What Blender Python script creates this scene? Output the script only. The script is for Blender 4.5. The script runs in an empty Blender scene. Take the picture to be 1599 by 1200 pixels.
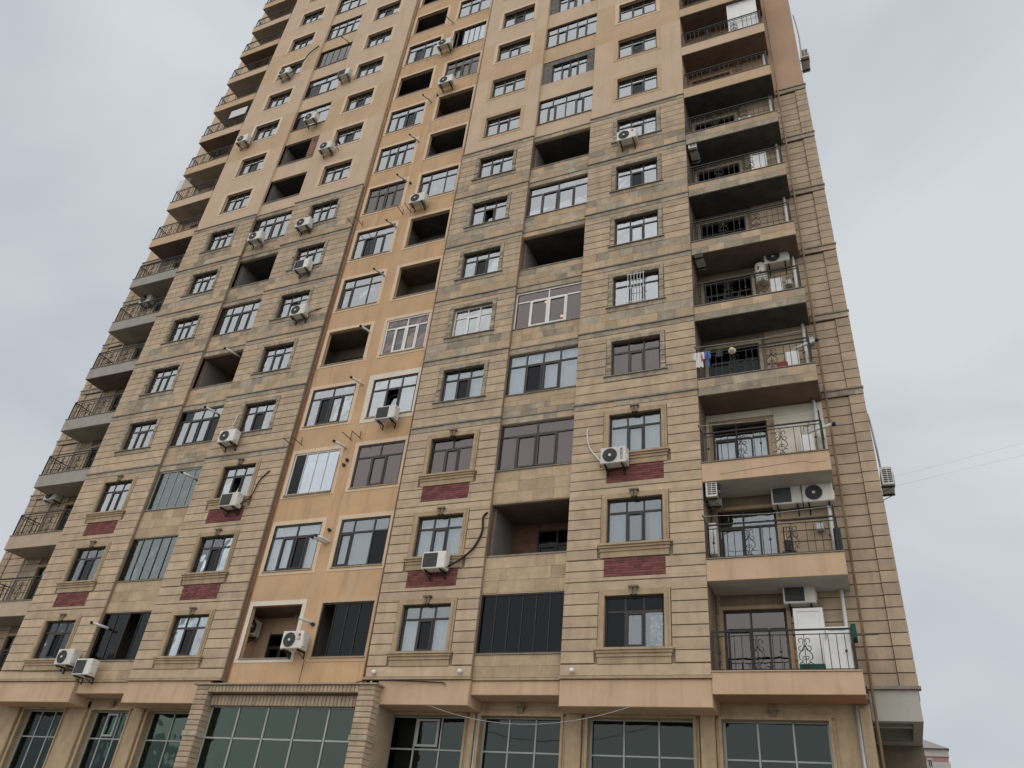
import bpy, math, random
from mathutils import Vector, Matrix
random.seed(7)
S = bpy.context.scene
COL = S.collection
# ------------------------------------------------------------------ camera
G = 7.56                                   # height of the first residential sill above the pavement
cd = bpy.data.cameras.new('camera'); cam = bpy.data.objects.new('camera', cd); COL.objects.link(cam)
S.camera = cam
cd.sensor_width = 36.0; cd.lens = 36.0 * 1212.98 / 1600.0
cd.clip_start = 0.1; cd.clip_end = 4000
def rodrigues(w):
    w = Vector(w); t = w.length; return Matrix.Rotation(t, 3, w / t)
_R = rodrigues((-0.5985592, 0.41250866, -0.02854182)) @ Matrix(((1, 0, 0), (0, 0, -1), (0, 1, 0)))
_M = Matrix((_R[0], -_R[1], -_R[2])).transposed().to_4x4()
_M.translation = Vector((6.56043, -20.67432, -5.96209 + G))
cam.matrix_world = _M
# ------------------------------------------------------------------ sky, sun, exposure
SUN_EL, SUN_AZ = math.radians(50), math.radians(172)
W = bpy.data.worlds.new('World'); S.world = W; W.use_nodes = True
nt = W.node_tree; nt.nodes.clear()
def N(t, typ, **kw):
    n = t.nodes.new(typ)
    for k, v in kw.items(): setattr(n, k, v)
    return n
out = N(nt, 'ShaderNodeOutputWorld'); bg = N(nt, 'ShaderNodeBackground'); bg.inputs[1].default_value = 0.1
sky = N(nt, 'ShaderNodeTexSky', sky_type='NISHITA', sun_disc=False, sun_elevation=SUN_EL, sun_rotation=SUN_AZ, dust_density=4.0)
tc = N(nt, 'ShaderNodeTexCoord'); no = N(nt, 'ShaderNodeTexNoise'); no.inputs['Scale'].default_value = 1.7
no.inputs['Detail'].default_value = 3.5; no.inputs['Roughness'].default_value = 0.52; no.inputs['Distortion'].default_value = 0.7
cr = N(nt, 'ShaderNodeValToRGB')
cr.color_ramp.elements[0].position = 0.34; cr.color_ramp.elements[0].color = (0.57, 0.61, 0.655, 1)
cr.color_ramp.elements[1].position = 0.64; cr.color_ramp.elements[1].color = (0.735, 0.77, 0.80, 1)
sc = N(nt, 'ShaderNodeVectorMath', operation='SCALE'); sc.inputs['Scale'].default_value = 9.35
mx = N(nt, 'ShaderNodeMix', data_type='RGBA'); mx.inputs[0].default_value = 0.94
L = nt.links.new
mpg = N(nt, 'ShaderNodeMapping'); mpg.inputs['Location'].default_value = (1.7, 0.4, 0.9); mpg.inputs['Scale'].default_value = (1.0, 1.0, 1.6)
L(tc.outputs['Generated'], mpg.inputs[0]); L(mpg.outputs[0], no.inputs['Vector']); L(no.outputs['Fac'], cr.inputs[0]); L(cr.outputs[0], sc.inputs[0])
L(sky.outputs[0], mx.inputs[6]); L(sc.outputs[0], mx.inputs[7]); L(mx.outputs[2], bg.inputs[0]); L(bg.outputs[0], out.inputs[0])
sd = bpy.data.lights.new('sun', 'SUN'); sd.energy = 1.9; sd.angle = math.radians(125); sd.color = (1.0, 0.965, 0.91)
so = bpy.data.objects.new('sun', sd); COL.objects.link(so)
_d = Vector((math.sin(SUN_AZ) * math.cos(SUN_EL), math.cos(SUN_AZ) * math.cos(SUN_EL), math.sin(SUN_EL)))
so.rotation_euler = _d.to_track_quat('Z', 'Y').to_euler(); so.location = _d * 80
S.view_settings.view_transform = 'Standard'; S.view_settings.look = 'None'
S.view_settings.exposure = 0.0; S.view_settings.gamma = 1.0; S.view_settings.use_curve_mapping = False
S.render.engine = 'CYCLES'
S.cycles.transparent_max_bounces = 16; S.cycles.max_bounces = 8; S.cycles.diffuse_bounces = 4

# ------------------------------------------------------------------ materials
def newmat(name):
    m = bpy.data.materials.new(name); m.use_nodes = True; t = m.node_tree; t.nodes.clear()
    return m, t, N(t, 'ShaderNodeOutputMaterial')
def surf(name, c, var=0.12, rough=0.85, scale=3.0, streak=0.0, dirt=(0.10, 0.09, 0.075), speck=0.0, bump=0.15, rnd=0.0, blotch=None, spec=0.3, metal=0.0):
    m, t, o = newmat(name); L = t.links.new
    b = N(t, 'ShaderNodeBsdfPrincipled'); b.inputs['Roughness'].default_value = rough
    b.inputs['Specular IOR Level'].default_value = spec; b.inputs['Metallic'].default_value = metal
    geo = N(t, 'ShaderNodeNewGeometry'); pos = geo.outputs['Position']
    n1 = N(t, 'ShaderNodeTexNoise'); n1.inputs['Scale'].default_value = scale; n1.inputs['Detail'].default_value = 6; n1.inputs['Roughness'].default_value = 0.6
    L(pos, n1.inputs['Vector'])
    r1 = N(t, 'ShaderNodeMapRange'); r1.inputs[1].default_value = 0.3; r1.inputs[2].default_value = 0.7
    r1.inputs[3].default_value = 1 - var; r1.inputs[4].default_value = 1 + var
    L(n1.outputs['Fac'], r1.inputs[0])
    val = r1.outputs[0]
    if rnd:
        oi = N(t, 'ShaderNodeObjectInfo'); ad = N(t, 'ShaderNodeMath', operation='ADD'); fr = N(t, 'ShaderNodeMath', operation='FRACT')
        L(oi.outputs['Random'], ad.inputs[0]); L(geo.outputs['Random Per Island'], ad.inputs[1]); L(ad.outputs[0], fr.inputs[0])
        r2 = N(t, 'ShaderNodeMapRange'); r2.inputs[3].default_value = 1 - rnd; r2.inputs[4].default_value = 1 + rnd; L(fr.outputs[0], r2.inputs[0])
        mu = N(t, 'ShaderNodeMath', operation='MULTIPLY'); L(val, mu.inputs[0]); L(r2.outputs[0], mu.inputs[1]); val = mu.outputs[0]
    vs = N(t, 'ShaderNodeVectorMath', operation='SCALE'); vs.inputs[0].default_value = c; L(val, vs.inputs['Scale'])
    col = vs.outputs[0]
    def mixin(col, fac, c2):
        x = N(t, 'ShaderNodeMix', data_type='RGBA'); L(fac, x.inputs[0]); L(col, x.inputs[6]); x.inputs[7].default_value = (*c2, 1); return x.outputs[2]
    if blotch:
        n3 = N(t, 'ShaderNodeTexNoise'); n3.inputs['Scale'].default_value = blotch[0]; n3.inputs['Detail'].default_value = 4; n3.inputs['Distortion'].default_value = 0.6
        L(pos, n3.inputs['Vector']); r3 = N(t, 'ShaderNodeMapRange'); r3.inputs[1].default_value = blotch[1]; r3.inputs[2].default_value = blotch[1] + blotch[3]
        r3.inputs[4].default_value = blotch[4] if len(blotch) > 4 else 1.0
        L(n3.outputs['Fac'], r3.inputs[0]); col = mixin(col, r3.outputs[0], blotch[2])
    if streak:
        mp = N(t, 'ShaderNodeMapping'); mp.inputs['Scale'].default_value = (2.1, 2.1, 0.22); L(pos, mp.inputs[0])
        n2 = N(t, 'ShaderNodeTexNoise'); n2.inputs['Scale'].default_value = 1.6; n2.inputs['Detail'].default_value = 6; n2.inputs['Distortion'].default_value = 0.7; L(mp.outputs[0], n2.inputs['Vector'])
        r4 = N(t, 'ShaderNodeMapRange'); r4.inputs[1].default_value = 0.5; r4.inputs[2].default_value = 0.78; r4.inputs[4].default_value = streak
        L(n2.outputs['Fac'], r4.inputs[0]); col = mixin(col, r4.outputs[0], dirt)
    if speck:
        n4 = N(t, 'ShaderNodeTexNoise'); n4.inputs['Scale'].default_value = 9.0; n4.inputs['Detail'].default_value = 3; L(pos, n4.inputs['Vector'])
        r5 = N(t, 'ShaderNodeMapRange'); r5.inputs[1].default_value = 0.64; r5.inputs[2].default_value = 0.72; r5.inputs[4].default_value = speck
        L(n4.outputs['Fac'], r5.inputs[0]); col = mixin(col, r5.outputs[0], (0.50, 0.46, 0.40))
    L(col, b.inputs['Base Color'])
    if bump:
        nb = N(t, 'ShaderNodeTexNoise'); nb.inputs['Scale'].default_value = 28; nb.inputs['Detail'].default_value = 5; L(pos, nb.inputs['Vector'])
        bp = N(t, 'ShaderNodeBump'); bp.inputs['Strength'].default_value = bump; bp.inputs['Distance'].default_value = 0.02
        L(nb.outputs['Fac'], bp.inputs['Height']); L(bp.outputs[0], b.inputs['Normal'])
    L(b.outputs[0], o.inputs[0]); return m
def glass(name, tint, fac, refl=(0.9, 0.95, 1.0), blend=0.25):
    m, t, o = newmat(name); L = t.links.new
    tr = N(t, 'ShaderNodeBsdfTransparent'); tr.inputs[0].default_value = (*tint, 1)
    gl = N(t, 'ShaderNodeBsdfGlossy'); gl.inputs[0].default_value = (*refl, 1); gl.inputs['Roughness'].default_value = 0.02
    geo = N(t, 'ShaderNodeNewGeometry'); nb = N(t, 'ShaderNodeTexNoise'); nb.inputs['Scale'].default_value = 1.1; L(geo.outputs['Position'], nb.inputs['Vector'])
    bp = N(t, 'ShaderNodeBump'); bp.inputs['Strength'].default_value = 0.05; bp.inputs['Distance'].default_value = 0.3; L(nb.outputs['Fac'], bp.inputs['Height']); L(bp.outputs[0], gl.inputs['Normal'])
    lw = N(t, 'ShaderNodeLayerWeight'); lw.inputs[0].default_value = blend
    r = N(t, 'ShaderNodeMapRange'); r.inputs[3].default_value = fac; r.inputs[4].default_value = 1.0; L(lw.outputs['Fresnel'], r.inputs[0])
    ms = N(t, 'ShaderNodeMixShader'); L(r.outputs[0], ms.inputs[0]); L(tr.outputs[0], ms.inputs[1]); L(gl.outputs[0], ms.inputs[2])
    L(ms.outputs[0], o.inputs[0]); return m
def cloth(name, c):
    m, t, o = newmat(name); L = t.links.new
    d = N(t, 'ShaderNodeBsdfDiffuse'); d.inputs[0].default_value = (*c, 1); tl = N(t, 'ShaderNodeBsdfTranslucent'); tl.inputs[0].default_value = (*c, 1)
    ms = N(t, 'ShaderNodeMixShader'); ms.inputs[0].default_value = 0.25; L(d.outputs[0], ms.inputs[1]); L(tl.outputs[0], ms.inputs[2]); L(ms.outputs[0], o.inputs[0]); return m
def emit(name, c, s):
    m, t, o = newmat(name); e = N(t, 'ShaderNodeEmission'); e.inputs[0].default_value = (*c, 1); e.inputs[1].default_value = s; t.links.new(e.outputs[0], o.inputs[0]); return m
M = {}
M['stone'] = surf('limestone', (0.475, 0.36, 0.25), 0.16, 0.9, 2.2, 0.30, (0.24, 0.18, 0.12), 0.0, 0.25, 0.10)
M['stone_old'] = surf('limestone weathered', (0.46, 0.35, 0.24), 0.18, 0.9, 2.6, 0.35, (0.22, 0.175, 0.125), 0.35, 0.3, 0.12, (1.3, 0.60, (0.30, 0.27, 0.225), 0.12, 0.7))
M['stone_side'] = surf('limestone brown', (0.415, 0.32, 0.225), 0.14, 0.9, 2.4, 0.35, (0.20, 0.16, 0.12), 0.1, 0.3, 0.12)
M['grey'] = surf('grey stone', (0.345, 0.29, 0.215), 0.25, 0.95, 3.5, 0.25, (0.11, 0.10, 0.09), 0.5, 0.5, 0.22)
M['tanblock'] = surf('tan block', (0.45, 0.335, 0.22), 0.15, 0.9, 3.0, 0.2, (0.25, 0.19, 0.12), 0.3, 0.3, 0.16)
M['groove'] = surf('joint mortar', (0.25, 0.195, 0.14), 0.15, 0.95, 4, 0.3)
M['ledge'] = surf('ledge stone', (0.25, 0.22, 0.18), 0.25, 0.95, 5, 0.2, speck=0.3)
M['trim'] = surf('moulded stone', (0.40, 0.30, 0.19), 0.15, 0.9, 3, 0.45, (0.15, 0.12, 0.09), 0, 0.3)
M['trim_pale'] = surf('pale slab render', (0.44, 0.345, 0.25), 0.1, 0.9, 1.4, 0.35, (0.25, 0.20, 0.16))
M['slab_grey'] = surf('grey slab render', (0.335, 0.305, 0.27), 0.14, 0.92, 2.2, 0.3, (0.2, 0.18, 0.16), 0.25)
M['keystone'] = surf('carved stone', (0.21, 0.165, 0.115), 0.25, 0.95, 6, 0.3)
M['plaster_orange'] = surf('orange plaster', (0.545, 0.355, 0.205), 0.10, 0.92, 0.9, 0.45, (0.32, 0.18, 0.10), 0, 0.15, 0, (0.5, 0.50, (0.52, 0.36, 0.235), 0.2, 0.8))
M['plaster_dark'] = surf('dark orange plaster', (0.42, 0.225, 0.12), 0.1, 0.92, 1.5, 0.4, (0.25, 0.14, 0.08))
M['plaster_light'] = surf('pale plaster', (0.565, 0.42, 0.30), 0.07, 0.92, 0.8, 0.34, (0.42, 0.29, 0.18), 0, 0.12, 0, (0.4, 0.55, (0.57, 0.39, 0.25), 0.2, 0.6))
M['plaster_tan'] = surf('tan plaster', (0.53, 0.38, 0.24), 0.08, 0.92, 0.9, 0.30, (0.38, 0.25, 0.13), 0, 0.12)
M['plaster_band'] = surf('peach plaster', (0.55, 0.385, 0.255), 0.10, 0.9, 1.0, 0.45, (0.34, 0.23, 0.15), 0, 0.12, 0, (0.7, 0.62, (0.48, 0.36, 0.26), 0.1, 0.6))
M['plaster_pink'] = surf('pink plaster', (0.45, 0.30, 0.205), 0.08, 0.92, 0.9, 0.25, (0.3, 0.19, 0.13))
M['surround_light'] = surf('pale surround paint', (0.66, 0.50, 0.35), 0.06, 0.9, 2, 0.25, (0.4, 0.27, 0.16))
M['surround_white'] = surf('white surround paint', (0.68, 0.60, 0.50), 0.06, 0.9, 2, 0.3, (0.45, 0.35, 0.25))
M['surround_tan'] = surf('tan surround paint', (0.53, 0.37, 0.235), 0.06, 0.9, 2, 0.25, (0.35, 0.22, 0.12))
M['brick'] = surf('red brick', (0.19, 0.065, 0.06), 0.2, 0.9, 6, 0.1, rnd=0.3)
M['mortar'] = surf('pale mortar', (0.30, 0.18, 0.16), 0.15, 0.95, 6)
M['brick_old'] = surf('brown brick', (0.23, 0.125, 0.085), 0.2, 0.9, 4, 0.2, rnd=0.25)
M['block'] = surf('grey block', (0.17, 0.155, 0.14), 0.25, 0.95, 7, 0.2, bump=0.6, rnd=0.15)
M['concrete'] = surf('balcony concrete', (0.30, 0.26, 0.21), 0.15, 0.95, 1.6, 0.3, (0.13, 0.11, 0.09))
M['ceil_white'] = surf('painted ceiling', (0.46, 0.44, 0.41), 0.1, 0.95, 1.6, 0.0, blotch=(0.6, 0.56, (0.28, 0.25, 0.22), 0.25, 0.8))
M['ceil_shaded'] = surf('shade darkened ceiling', (0.075, 0.07, 0.064), 0.3, 0.95, 2.2, 0.0, blotch=(0.9, 0.5, (0.04, 0.038, 0.035), 0.2, 0.8))  # shade of loggias and balcony undersides put into the base colour, mottled
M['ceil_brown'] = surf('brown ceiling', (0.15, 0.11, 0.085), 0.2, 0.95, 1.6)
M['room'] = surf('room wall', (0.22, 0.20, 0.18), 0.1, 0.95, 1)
M['render_wall'] = surf('shade darkened loggia wall', (0.20, 0.155, 0.115), 0.15, 0.95, 1.5, 0.3)  # wall tone lowered to carry the shade inside the loggias
M['white_wall'] = surf('pale balcony wall', (0.70, 0.65, 0.55), 0.06, 0.9, 1.5, 0.2, (0.4, 0.34, 0.27))
M['frame'] = surf('dark window frame', (0.022, 0.018, 0.017), 0.15, 0.5, 4, bump=0, spec=0.5)
M['frame_brown'] = surf('brown window frame', (0.035, 0.025, 0.022), 0.15, 0.5, 4, bump=0, spec=0.5)
M['frame_white'] = surf('white window frame', (0.72, 0.71, 0.69), 0.05, 0.4, 4, 0.12, (0.4, 0.37, 0.33), bump=0, spec=0.5)
M['frame_alu'] = surf('grey aluminium', (0.33, 0.35, 0.34), 0.08, 0.4, 4, 0.2, bump=0, spec=0.5)
M['iron'] = surf('black iron', (0.018, 0.017, 0.016), 0.2, 0.6, 6, bump=0.1, spec=0.4)
M['rust'] = surf('rusty iron', (0.16, 0.075, 0.04), 0.3, 0.8, 8, 0.2)
M['pipe_brown'] = surf('brown pipe', (0.30, 0.20, 0.125), 0.2, 0.7, 3, 0.4, (0.1, 0.06, 0.04), bump=0.05)
M['pipe_white'] = surf('white plastic pipe', (0.62, 0.61, 0.58), 0.08, 0.5, 4, 0.25, (0.3, 0.27, 0.23), bump=0)
M['pipe_grey'] = surf('galvanised pipe', (0.40, 0.41, 0.41), 0.12, 0.45, 5, 0.2, bump=0, metal=0.3)
M['white'] = surf('white enamel', (0.74, 0.74, 0.72), 0.04, 0.4, 4, 0.15, (0.4, 0.37, 0.32), bump=0, spec=0.5)
M['ac_white'] = surf('aged white casing', (0.64, 0.625, 0.575), 0.06, 0.5, 5, 0.4, (0.30, 0.26, 0.20), bump=0, spec=0.4, rnd=0.10)
M['ac_dark'] = surf('dark grille', (0.03, 0.03, 0.032), 0.2, 0.6, 6, bump=0)
M['ac_grey'] = surf('grey grille', (0.14, 0.14, 0.14), 0.15, 0.6, 6, bump=0)
M['logo'] = surf('magenta badge', (0.35, 0.02, 0.09), 0.02, 0.4, 4, bump=0)
M['ink'] = surf('black lettering', (0.02, 0.02, 0.022), 0.02, 0.5, 4, bump=0)
M['rubber'] = surf('black hose', (0.02, 0.018, 0.016), 0.2, 0.7, 8, bump=0.1)
M['green'] = surf('green fabric', (0.01, 0.07, 0.05), 0.15, 0.8, 5, bump=0.1)
M['red'] = surf('red bag', (0.30, 0.05, 0.05), 0.2, 0.8, 5, bump=0.1)
M['blue'] = surf('blue cotton', (0.10, 0.16, 0.33), 0.2, 0.9, 7, bump=0.2)
M['shirt'] = surf('white cotton', (0.66, 0.64, 0.62), 0.1, 0.9, 7, bump=0.2)
M['cream'] = surf('cream felt', (0.60, 0.54, 0.40), 0.1, 0.9, 7, bump=0.2)
M['tarp'] = surf('dark tarpaulin', (0.02, 0.022, 0.03), 0.3, 0.5, 5, bump=0.4)
M['tankw'] = surf('peeling enamel', (0.64, 0.60, 0.52), 0.06, 0.5, 4, 0.1, blotch=(2.6, 0.60, (0.06, 0.045, 0.035), 0.03))
M['cement'] = surf('cement render', (0.40, 0.385, 0.345), 0.07, 0.92, 1.0, 0.2, (0.28, 0.26, 0.23), 0, 0.15)
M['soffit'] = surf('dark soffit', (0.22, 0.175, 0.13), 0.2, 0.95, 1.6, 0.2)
M['asphalt'] = surf('asphalt', (0.055, 0.054, 0.052), 0.15, 0.95, 3, bump=0.3)
M['paving'] = surf('paving', (0.24, 0.225, 0.20), 0.15, 0.95, 3, bump=0.3)
M['far_white'] = surf('pale far wall', (0.50, 0.45, 0.42), 0.05, 0.9, 1, bump=0)
M['far_pink'] = surf('pink far wall', (0.36, 0.22, 0.20), 0.05, 0.9, 1, bump=0)
M['far_roof'] = surf('grey far roof', (0.26, 0.24, 0.24), 0.05, 0.9, 1, bump=0)
M['g_clear'] = glass('window glass', (0.80, 0.83, 0.84), 0.10)
M['g_mirror'] = glass('coated window glass', (0.55, 0.57, 0.58), 0.28, (0.89, 0.92, 0.95))
M['g_brown'] = glass('brown glass', (0.42, 0.34, 0.31), 0.09, (0.85, 0.8, 0.8))
M['g_dark'] = glass('smoked glass', (0.16, 0.18, 0.19), 0.01, blend=0.16)
M['g_teal'] = glass('greenish glass', (0.38, 0.46, 0.45), 0.13, (0.80, 0.88, 0.88))
M['g_blue'] = glass('bluish glass', (0.45, 0.55, 0.62), 0.34)
M['g_green'] = glass('green shop glass', (0.28, 0.39, 0.33), 0.03, (0.8, 0.93, 0.88))
M['g_shop'] = glass('dark shop glass', (0.28, 0.33, 0.30), 0.02, (0.8, 0.92, 0.9))
M['c_white'] = cloth('white curtain', (0.80, 0.82, 0.84))
M['c_grey'] = cloth('grey curtain', (0.42, 0.43, 0.45))
M['c_lace'] = surf('lace curtain', (0.62, 0.62, 0.58), 0.1, 0.9, 4, bump=0, blotch=(5.0, 0.47, (0.10, 0.10, 0.09), 0.06, 0.9))
M['c_teal'] = cloth('aqua curtain', (0.36, 0.47, 0.47))
M['c_brown'] = cloth('beige blind', (0.48, 0.38, 0.34))
M['c_dgreen'] = surf('green film', (0.14, 0.20, 0.17), 0.25, 0.7, 1.2, 0.4, (0.03, 0.07, 0.055), bump=0, blotch=(0.7, 0.48, (0.035, 0.085, 0.065), 0.2, 0.9))
M['c_sgrey'] = surf('dusty film', (0.20, 0.22, 0.20), 0.2, 0.8, 1.2, 0.35, (0.05, 0.055, 0.05), bump=0, blotch=(0.8, 0.5, (0.10, 0.112, 0.10), 0.2, 0.8))
M['lamp'] = emit('warm bulb', (1.0, 0.72, 0.42), 6.0)

# ------------------------------------------------------------------ mesh helpers
WL = {}
class MB:
    def __init__(s): s.v = []; s.f = []; s.m = []
    def quad(s, a, b, c, d, m=0):
        i = len(s.v); s.v += [a, b, c, d]; s.f.append((i, i + 1, i + 2, i + 3)); s.m.append(m)
    def box(s, x0, x1, y0, y1, z0, z1, m=0):
        i = len(s.v)
        s.v += [(x0, y0, z0), (x1, y0, z0), (x1, y1, z0), (x0, y1, z0), (x0, y0, z1), (x1, y0, z1), (x1, y1, z1), (x0, y1, z1)]
        for q in ((0, 3, 2, 1), (4, 5, 6, 7), (0, 1, 5, 4), (1, 2, 6, 5), (2, 3, 7, 6), (3, 0, 4, 7)):
            s.f.append(tuple(i + k for k in q)); s.m.append(m)
    def rbox(s, x0, x1, y0, y1, z0, z1, c=0.02, m=0):      # box with its front (-Y) edges chamfered
        i = len(s.v)
        def ring(y, e): return [(x0 + e, y, z0 + e), (x1 - e, y, z0 + e), (x1 - e, y, z1 - e), (x0 + e, y, z1 - e)]
        s.v += ring(y0, c) + ring(y0 + c, 0) + ring(y1, 0)
        F = [(0, 1, 2, 3), (11, 10, 9, 8)]
        for a in (0, 4):
            for k in range(4): F.append((a + k, a + 4 + k, a + 4 + (k + 1) % 4, a + (k + 1) % 4))
        for q in F: s.f.append(tuple(i + k for k in q)); s.m.append(m)
    def tube(s, pts, r, n=6, m=0, caps=True):
        pts = [Vector(p) for p in pts]; i0 = len(s.v); prev = None
        for k, p in enumerate(pts):
            d = (pts[min(k + 1, len(pts) - 1)] - pts[max(k - 1, 0)]).normalized()
            if prev is None:
                u = d.orthogonal().normalized()
            else:
                u = (prev - d * prev.dot(d)); u = u.normalized() if u.length > 1e-5 else d.orthogonal().normalized()
            prev = u; w = d.cross(u)
            rr = r[k] if isinstance(r, (list, tuple)) else r
            for j in range(n):
                a = 2 * math.pi * j / n; s.v.append(tuple(p + (u * math.cos(a) + w * math.sin(a)) * rr))
        for k in range(len(pts) - 1):
            for j in range(n):
                a = i0 + k * n + j; b = i0 + k * n + (j + 1) % n; s.f.append((a, b, b + n, a + n)); s.m.append(m)
        if caps:
            s.f.append(tuple(i0 + j for j in reversed(range(n)))); s.m.append(m)
            e = i0 + (len(pts) - 1) * n; s.f.append(tuple(e + j for j in range(n))); s.m.append(m)
    def mesh(s, name, mats, centre=True):
        xs = [v[0] for v in s.v]; ys = [v[1] for v in s.v]; zs = [v[2] for v in s.v]
        c = ((min(xs) + max(xs)) / 2, (min(ys) + max(ys)) / 2, (min(zs) + max(zs)) / 2) if centre else (0, 0, 0)
        me = bpy.data.meshes.new(name)
        me.from_pydata([(v[0] - c[0], v[1] - c[1], v[2] - c[2]) for v in s.v], [], s.f)
        mats = mats if isinstance(mats, (list, tuple)) else [mats]
        for q in mats: me.materials.append(M[q])
        if len(mats) > 1: me.polygons.foreach_set('material_index', s.m)
        return me, c
    def build(s, name, mats, parent=None, kind=None, smooth=False, label=None):
        me, c = s.mesh(name, mats)
        if smooth: me.polygons.foreach_set('use_smooth', [True] * len(me.polygons))
        return put(name, me, c, parent, kind, label)
def put(name, me, c, parent=None, kind=None, label=None):
    o = bpy.data.objects.new(name, me); COL.objects.link(o)
    w = Vector((c[0], c[1], c[2] + G)); WL[o.name] = w
    if parent:
        o.parent = parent; a = parent.rotation_euler.z; d = w - WL[parent.name]
        o.location = Matrix.Rotation(-a, 3, 'Z') @ d if a else d
        if a: o.rotation_euler.z = -a
    else: o.location = w
    if kind: o['kind'] = kind
    if label: o['label'] = label
    return o
def thing(name, label, cat, loc, group=None, rot=0):
    o = put(name, None, loc); o['label'] = label; o['category'] = cat; o.rotation_euler.z = rot
    if group: o['group'] = group
    return o
def tag(o, label, cat, group=None):
    o['label'] = label; o['category'] = cat
    if group: o['group'] = group
    return o
def dup(root, loc, label, rot=0):
    def cp(o, p):
        c = o.copy(); COL.objects.link(c)
        if p: c.parent = p; c.matrix_parent_inverse = o.matrix_parent_inverse.copy()
        for ch in o.children: cp(ch, c)
        return c
    r = cp(root, None); w = Vector((loc[0], loc[1], loc[2] + G)); r.location = w; WL[r.name] = w; r.rotation_euler.z = rot; r['label'] = label
    return r
def box_part(name, x0, x1, y0, y1, z0, z1, mat, parent, **k):
    b = MB(); b.box(x0, x1, y0, y1, z0, z1); return b.build(name, mat, parent, **k)
def zf(k): return 3.0 * (k - 1)

# ------------------------------------------------------------------ ground (setting)
gb = MB(); gb.quad((-900, -900, -G - 0.14), (900, -900, -G - 0.14), (900, 900, -G - 0.14), (-900, 900, -G - 0.14)); gb.build('ground', 'asphalt', kind='structure')
pb = MB(); pb.box(-60, 40, -26, 16, -G - 0.135, -G); pb.build('pavement', 'paving', kind='structure')

# ------------------------------------------------------------------ the tower
T = thing('apartment_tower', 'tall stone and plaster apartment tower filling the picture, stacked balconies at both ends', 'building', (-10.5, 0.0, -G))
ZT = 52.0; ST = 22.95                       # roof, top of the stone cladding
PIER = {'B': (-24.05, -19.8, -22.63, -20.96), 'D': (-17.25, -13.1, -16.04, -14.39), 'G': (-7.52, -3.95, -6.56, -4.86), 'I': (-1.22, 2.87, 0.0, 1.70)}
BAY = {'C': (-19.8, -17.25), 'H': (-3.95, -1.22)}
REC = {'E': (-12.75, -10.65), 'F': (-9.83, -7.8)}
NF = {'B': 16, 'C': 16, 'D': 15, 'E': 14, 'F': 14, 'G': 13, 'H': 13, 'I': 12}
WH = 1.446; BH0, BH1 = -0.05, 1.72
def wall(name, x0, x1, z0, z1, holes, y, th, mats, zmat=None, zs=(), ret=(0, 0)):
    b = MB(); X = sorted({x0, x1, *[h[0] for h in holes], *[h[1] for h in holes]}); Z = sorted({z0, z1, *zs, *[h[2] for h in holes], *[h[3] for h in holes]})
    X = [q for q in X if x0 <= q <= x1]; Z = [q for q in Z if z0 <= q <= z1]
    for i in range(len(X) - 1):
        for j in range(len(Z) - 1):
            cx, cz = (X[i] + X[i + 1]) / 2, (Z[j] + Z[j + 1]) / 2
            if any(h[0] < cx < h[1] and h[2] < cz < h[3] for h in holes): continue
            b.quad((X[i], y, Z[j]), (X[i + 1], y, Z[j]), (X[i + 1], y, Z[j + 1]), (X[i], y, Z[j + 1]), zmat(cz, cx) if zmat else 0)
    for h in holes:
        m = zmat((h[2] + h[3]) / 2, (h[0] + h[1]) / 2) if zmat else 0; a, c, d, e = h
        b.quad((a, y, d), (a, y, e), (a, y + th, e), (a, y + th, d), m); b.quad((c, y, d), (c, y + th, d), (c, y + th, e), (c, y, e), m)
        b.quad((a, y, d), (a, y + th, d), (c, y + th, d), (c, y, d), m); b.quad((a, y, e), (c, y, e), (c, y + th, e), (a, y + th, e), m)
    for q, r in ((x0, ret[0]), (x1, ret[1])):
        if r:
            for j in range(len(Z) - 1):
                b.quad((q, y, Z[j]), (q, y + r, Z[j]), (q, y + r, Z[j + 1]), (q, y, Z[j + 1]), zmat((Z[j] + Z[j + 1]) / 2, q) if zmat else 0)
    return b.build(name, mats, T)
PZ = (ST, 28.6, 31.7, 36.0, 39.1, 42.2)
def pz(c):
    def f(z, x):
        if z < ST: return 0
        if 28.6 < z < 31.7: return 2
        if c in 'BC' and 36.0 < z < 39.1: return 2
        if c in 'CD' and z > 42.2: return 2
        return 1
    return f
YF = 0.045                                   # plane of the wall behind the stone courses
for c, (x0, x1, w0, w1) in PIER.items():
    holes = [(w0 - (.07 if k > 8 else 0), w1 + (.06 if k > 8 else 0), zf(k), zf(k) + WH) for k in range(1, NF[c] + 1)]
    wall('wall', x0, x1, -0.80, ZT, holes, YF, 0.22, ['groove', 'plaster_light', 'plaster_tan'], pz(c), PZ, (1.2 if c == 'B' else 0.25, 1.2 if c == 'I' else 0.25))
for c, (x0, x1) in BAY.items():
    holes = [(x0, x1, zf(k) + BH0, zf(k) + BH1) for k in range(1, NF[c] + 1)]
    wall('wall', x0, x1, -0.80, ZT, holes, 0.17, 0.12, ['stone', 'plaster_light', 'plaster_tan'], pz(c), PZ)
holes = [(x0, x1, zf(k) + BH0, zf(k) + BH1) for c, (x0, x1) in REC.items() for k in range(1, NF[c] + 1)]
wall('wall', -13.1, -7.52, -1.05, ZT, holes, 0.20, 0.16, ['plaster_orange', 'plaster_orange'], None)
for x0, x1 in ((-13.1, -12.93), (-7.69, -7.52)):
    box_part('corner_strip', x0 + 0.003, x1 - 0.003, 0.17, 0.21, -1.0, ZT - 0.1, 'plaster_dark', T)
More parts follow.
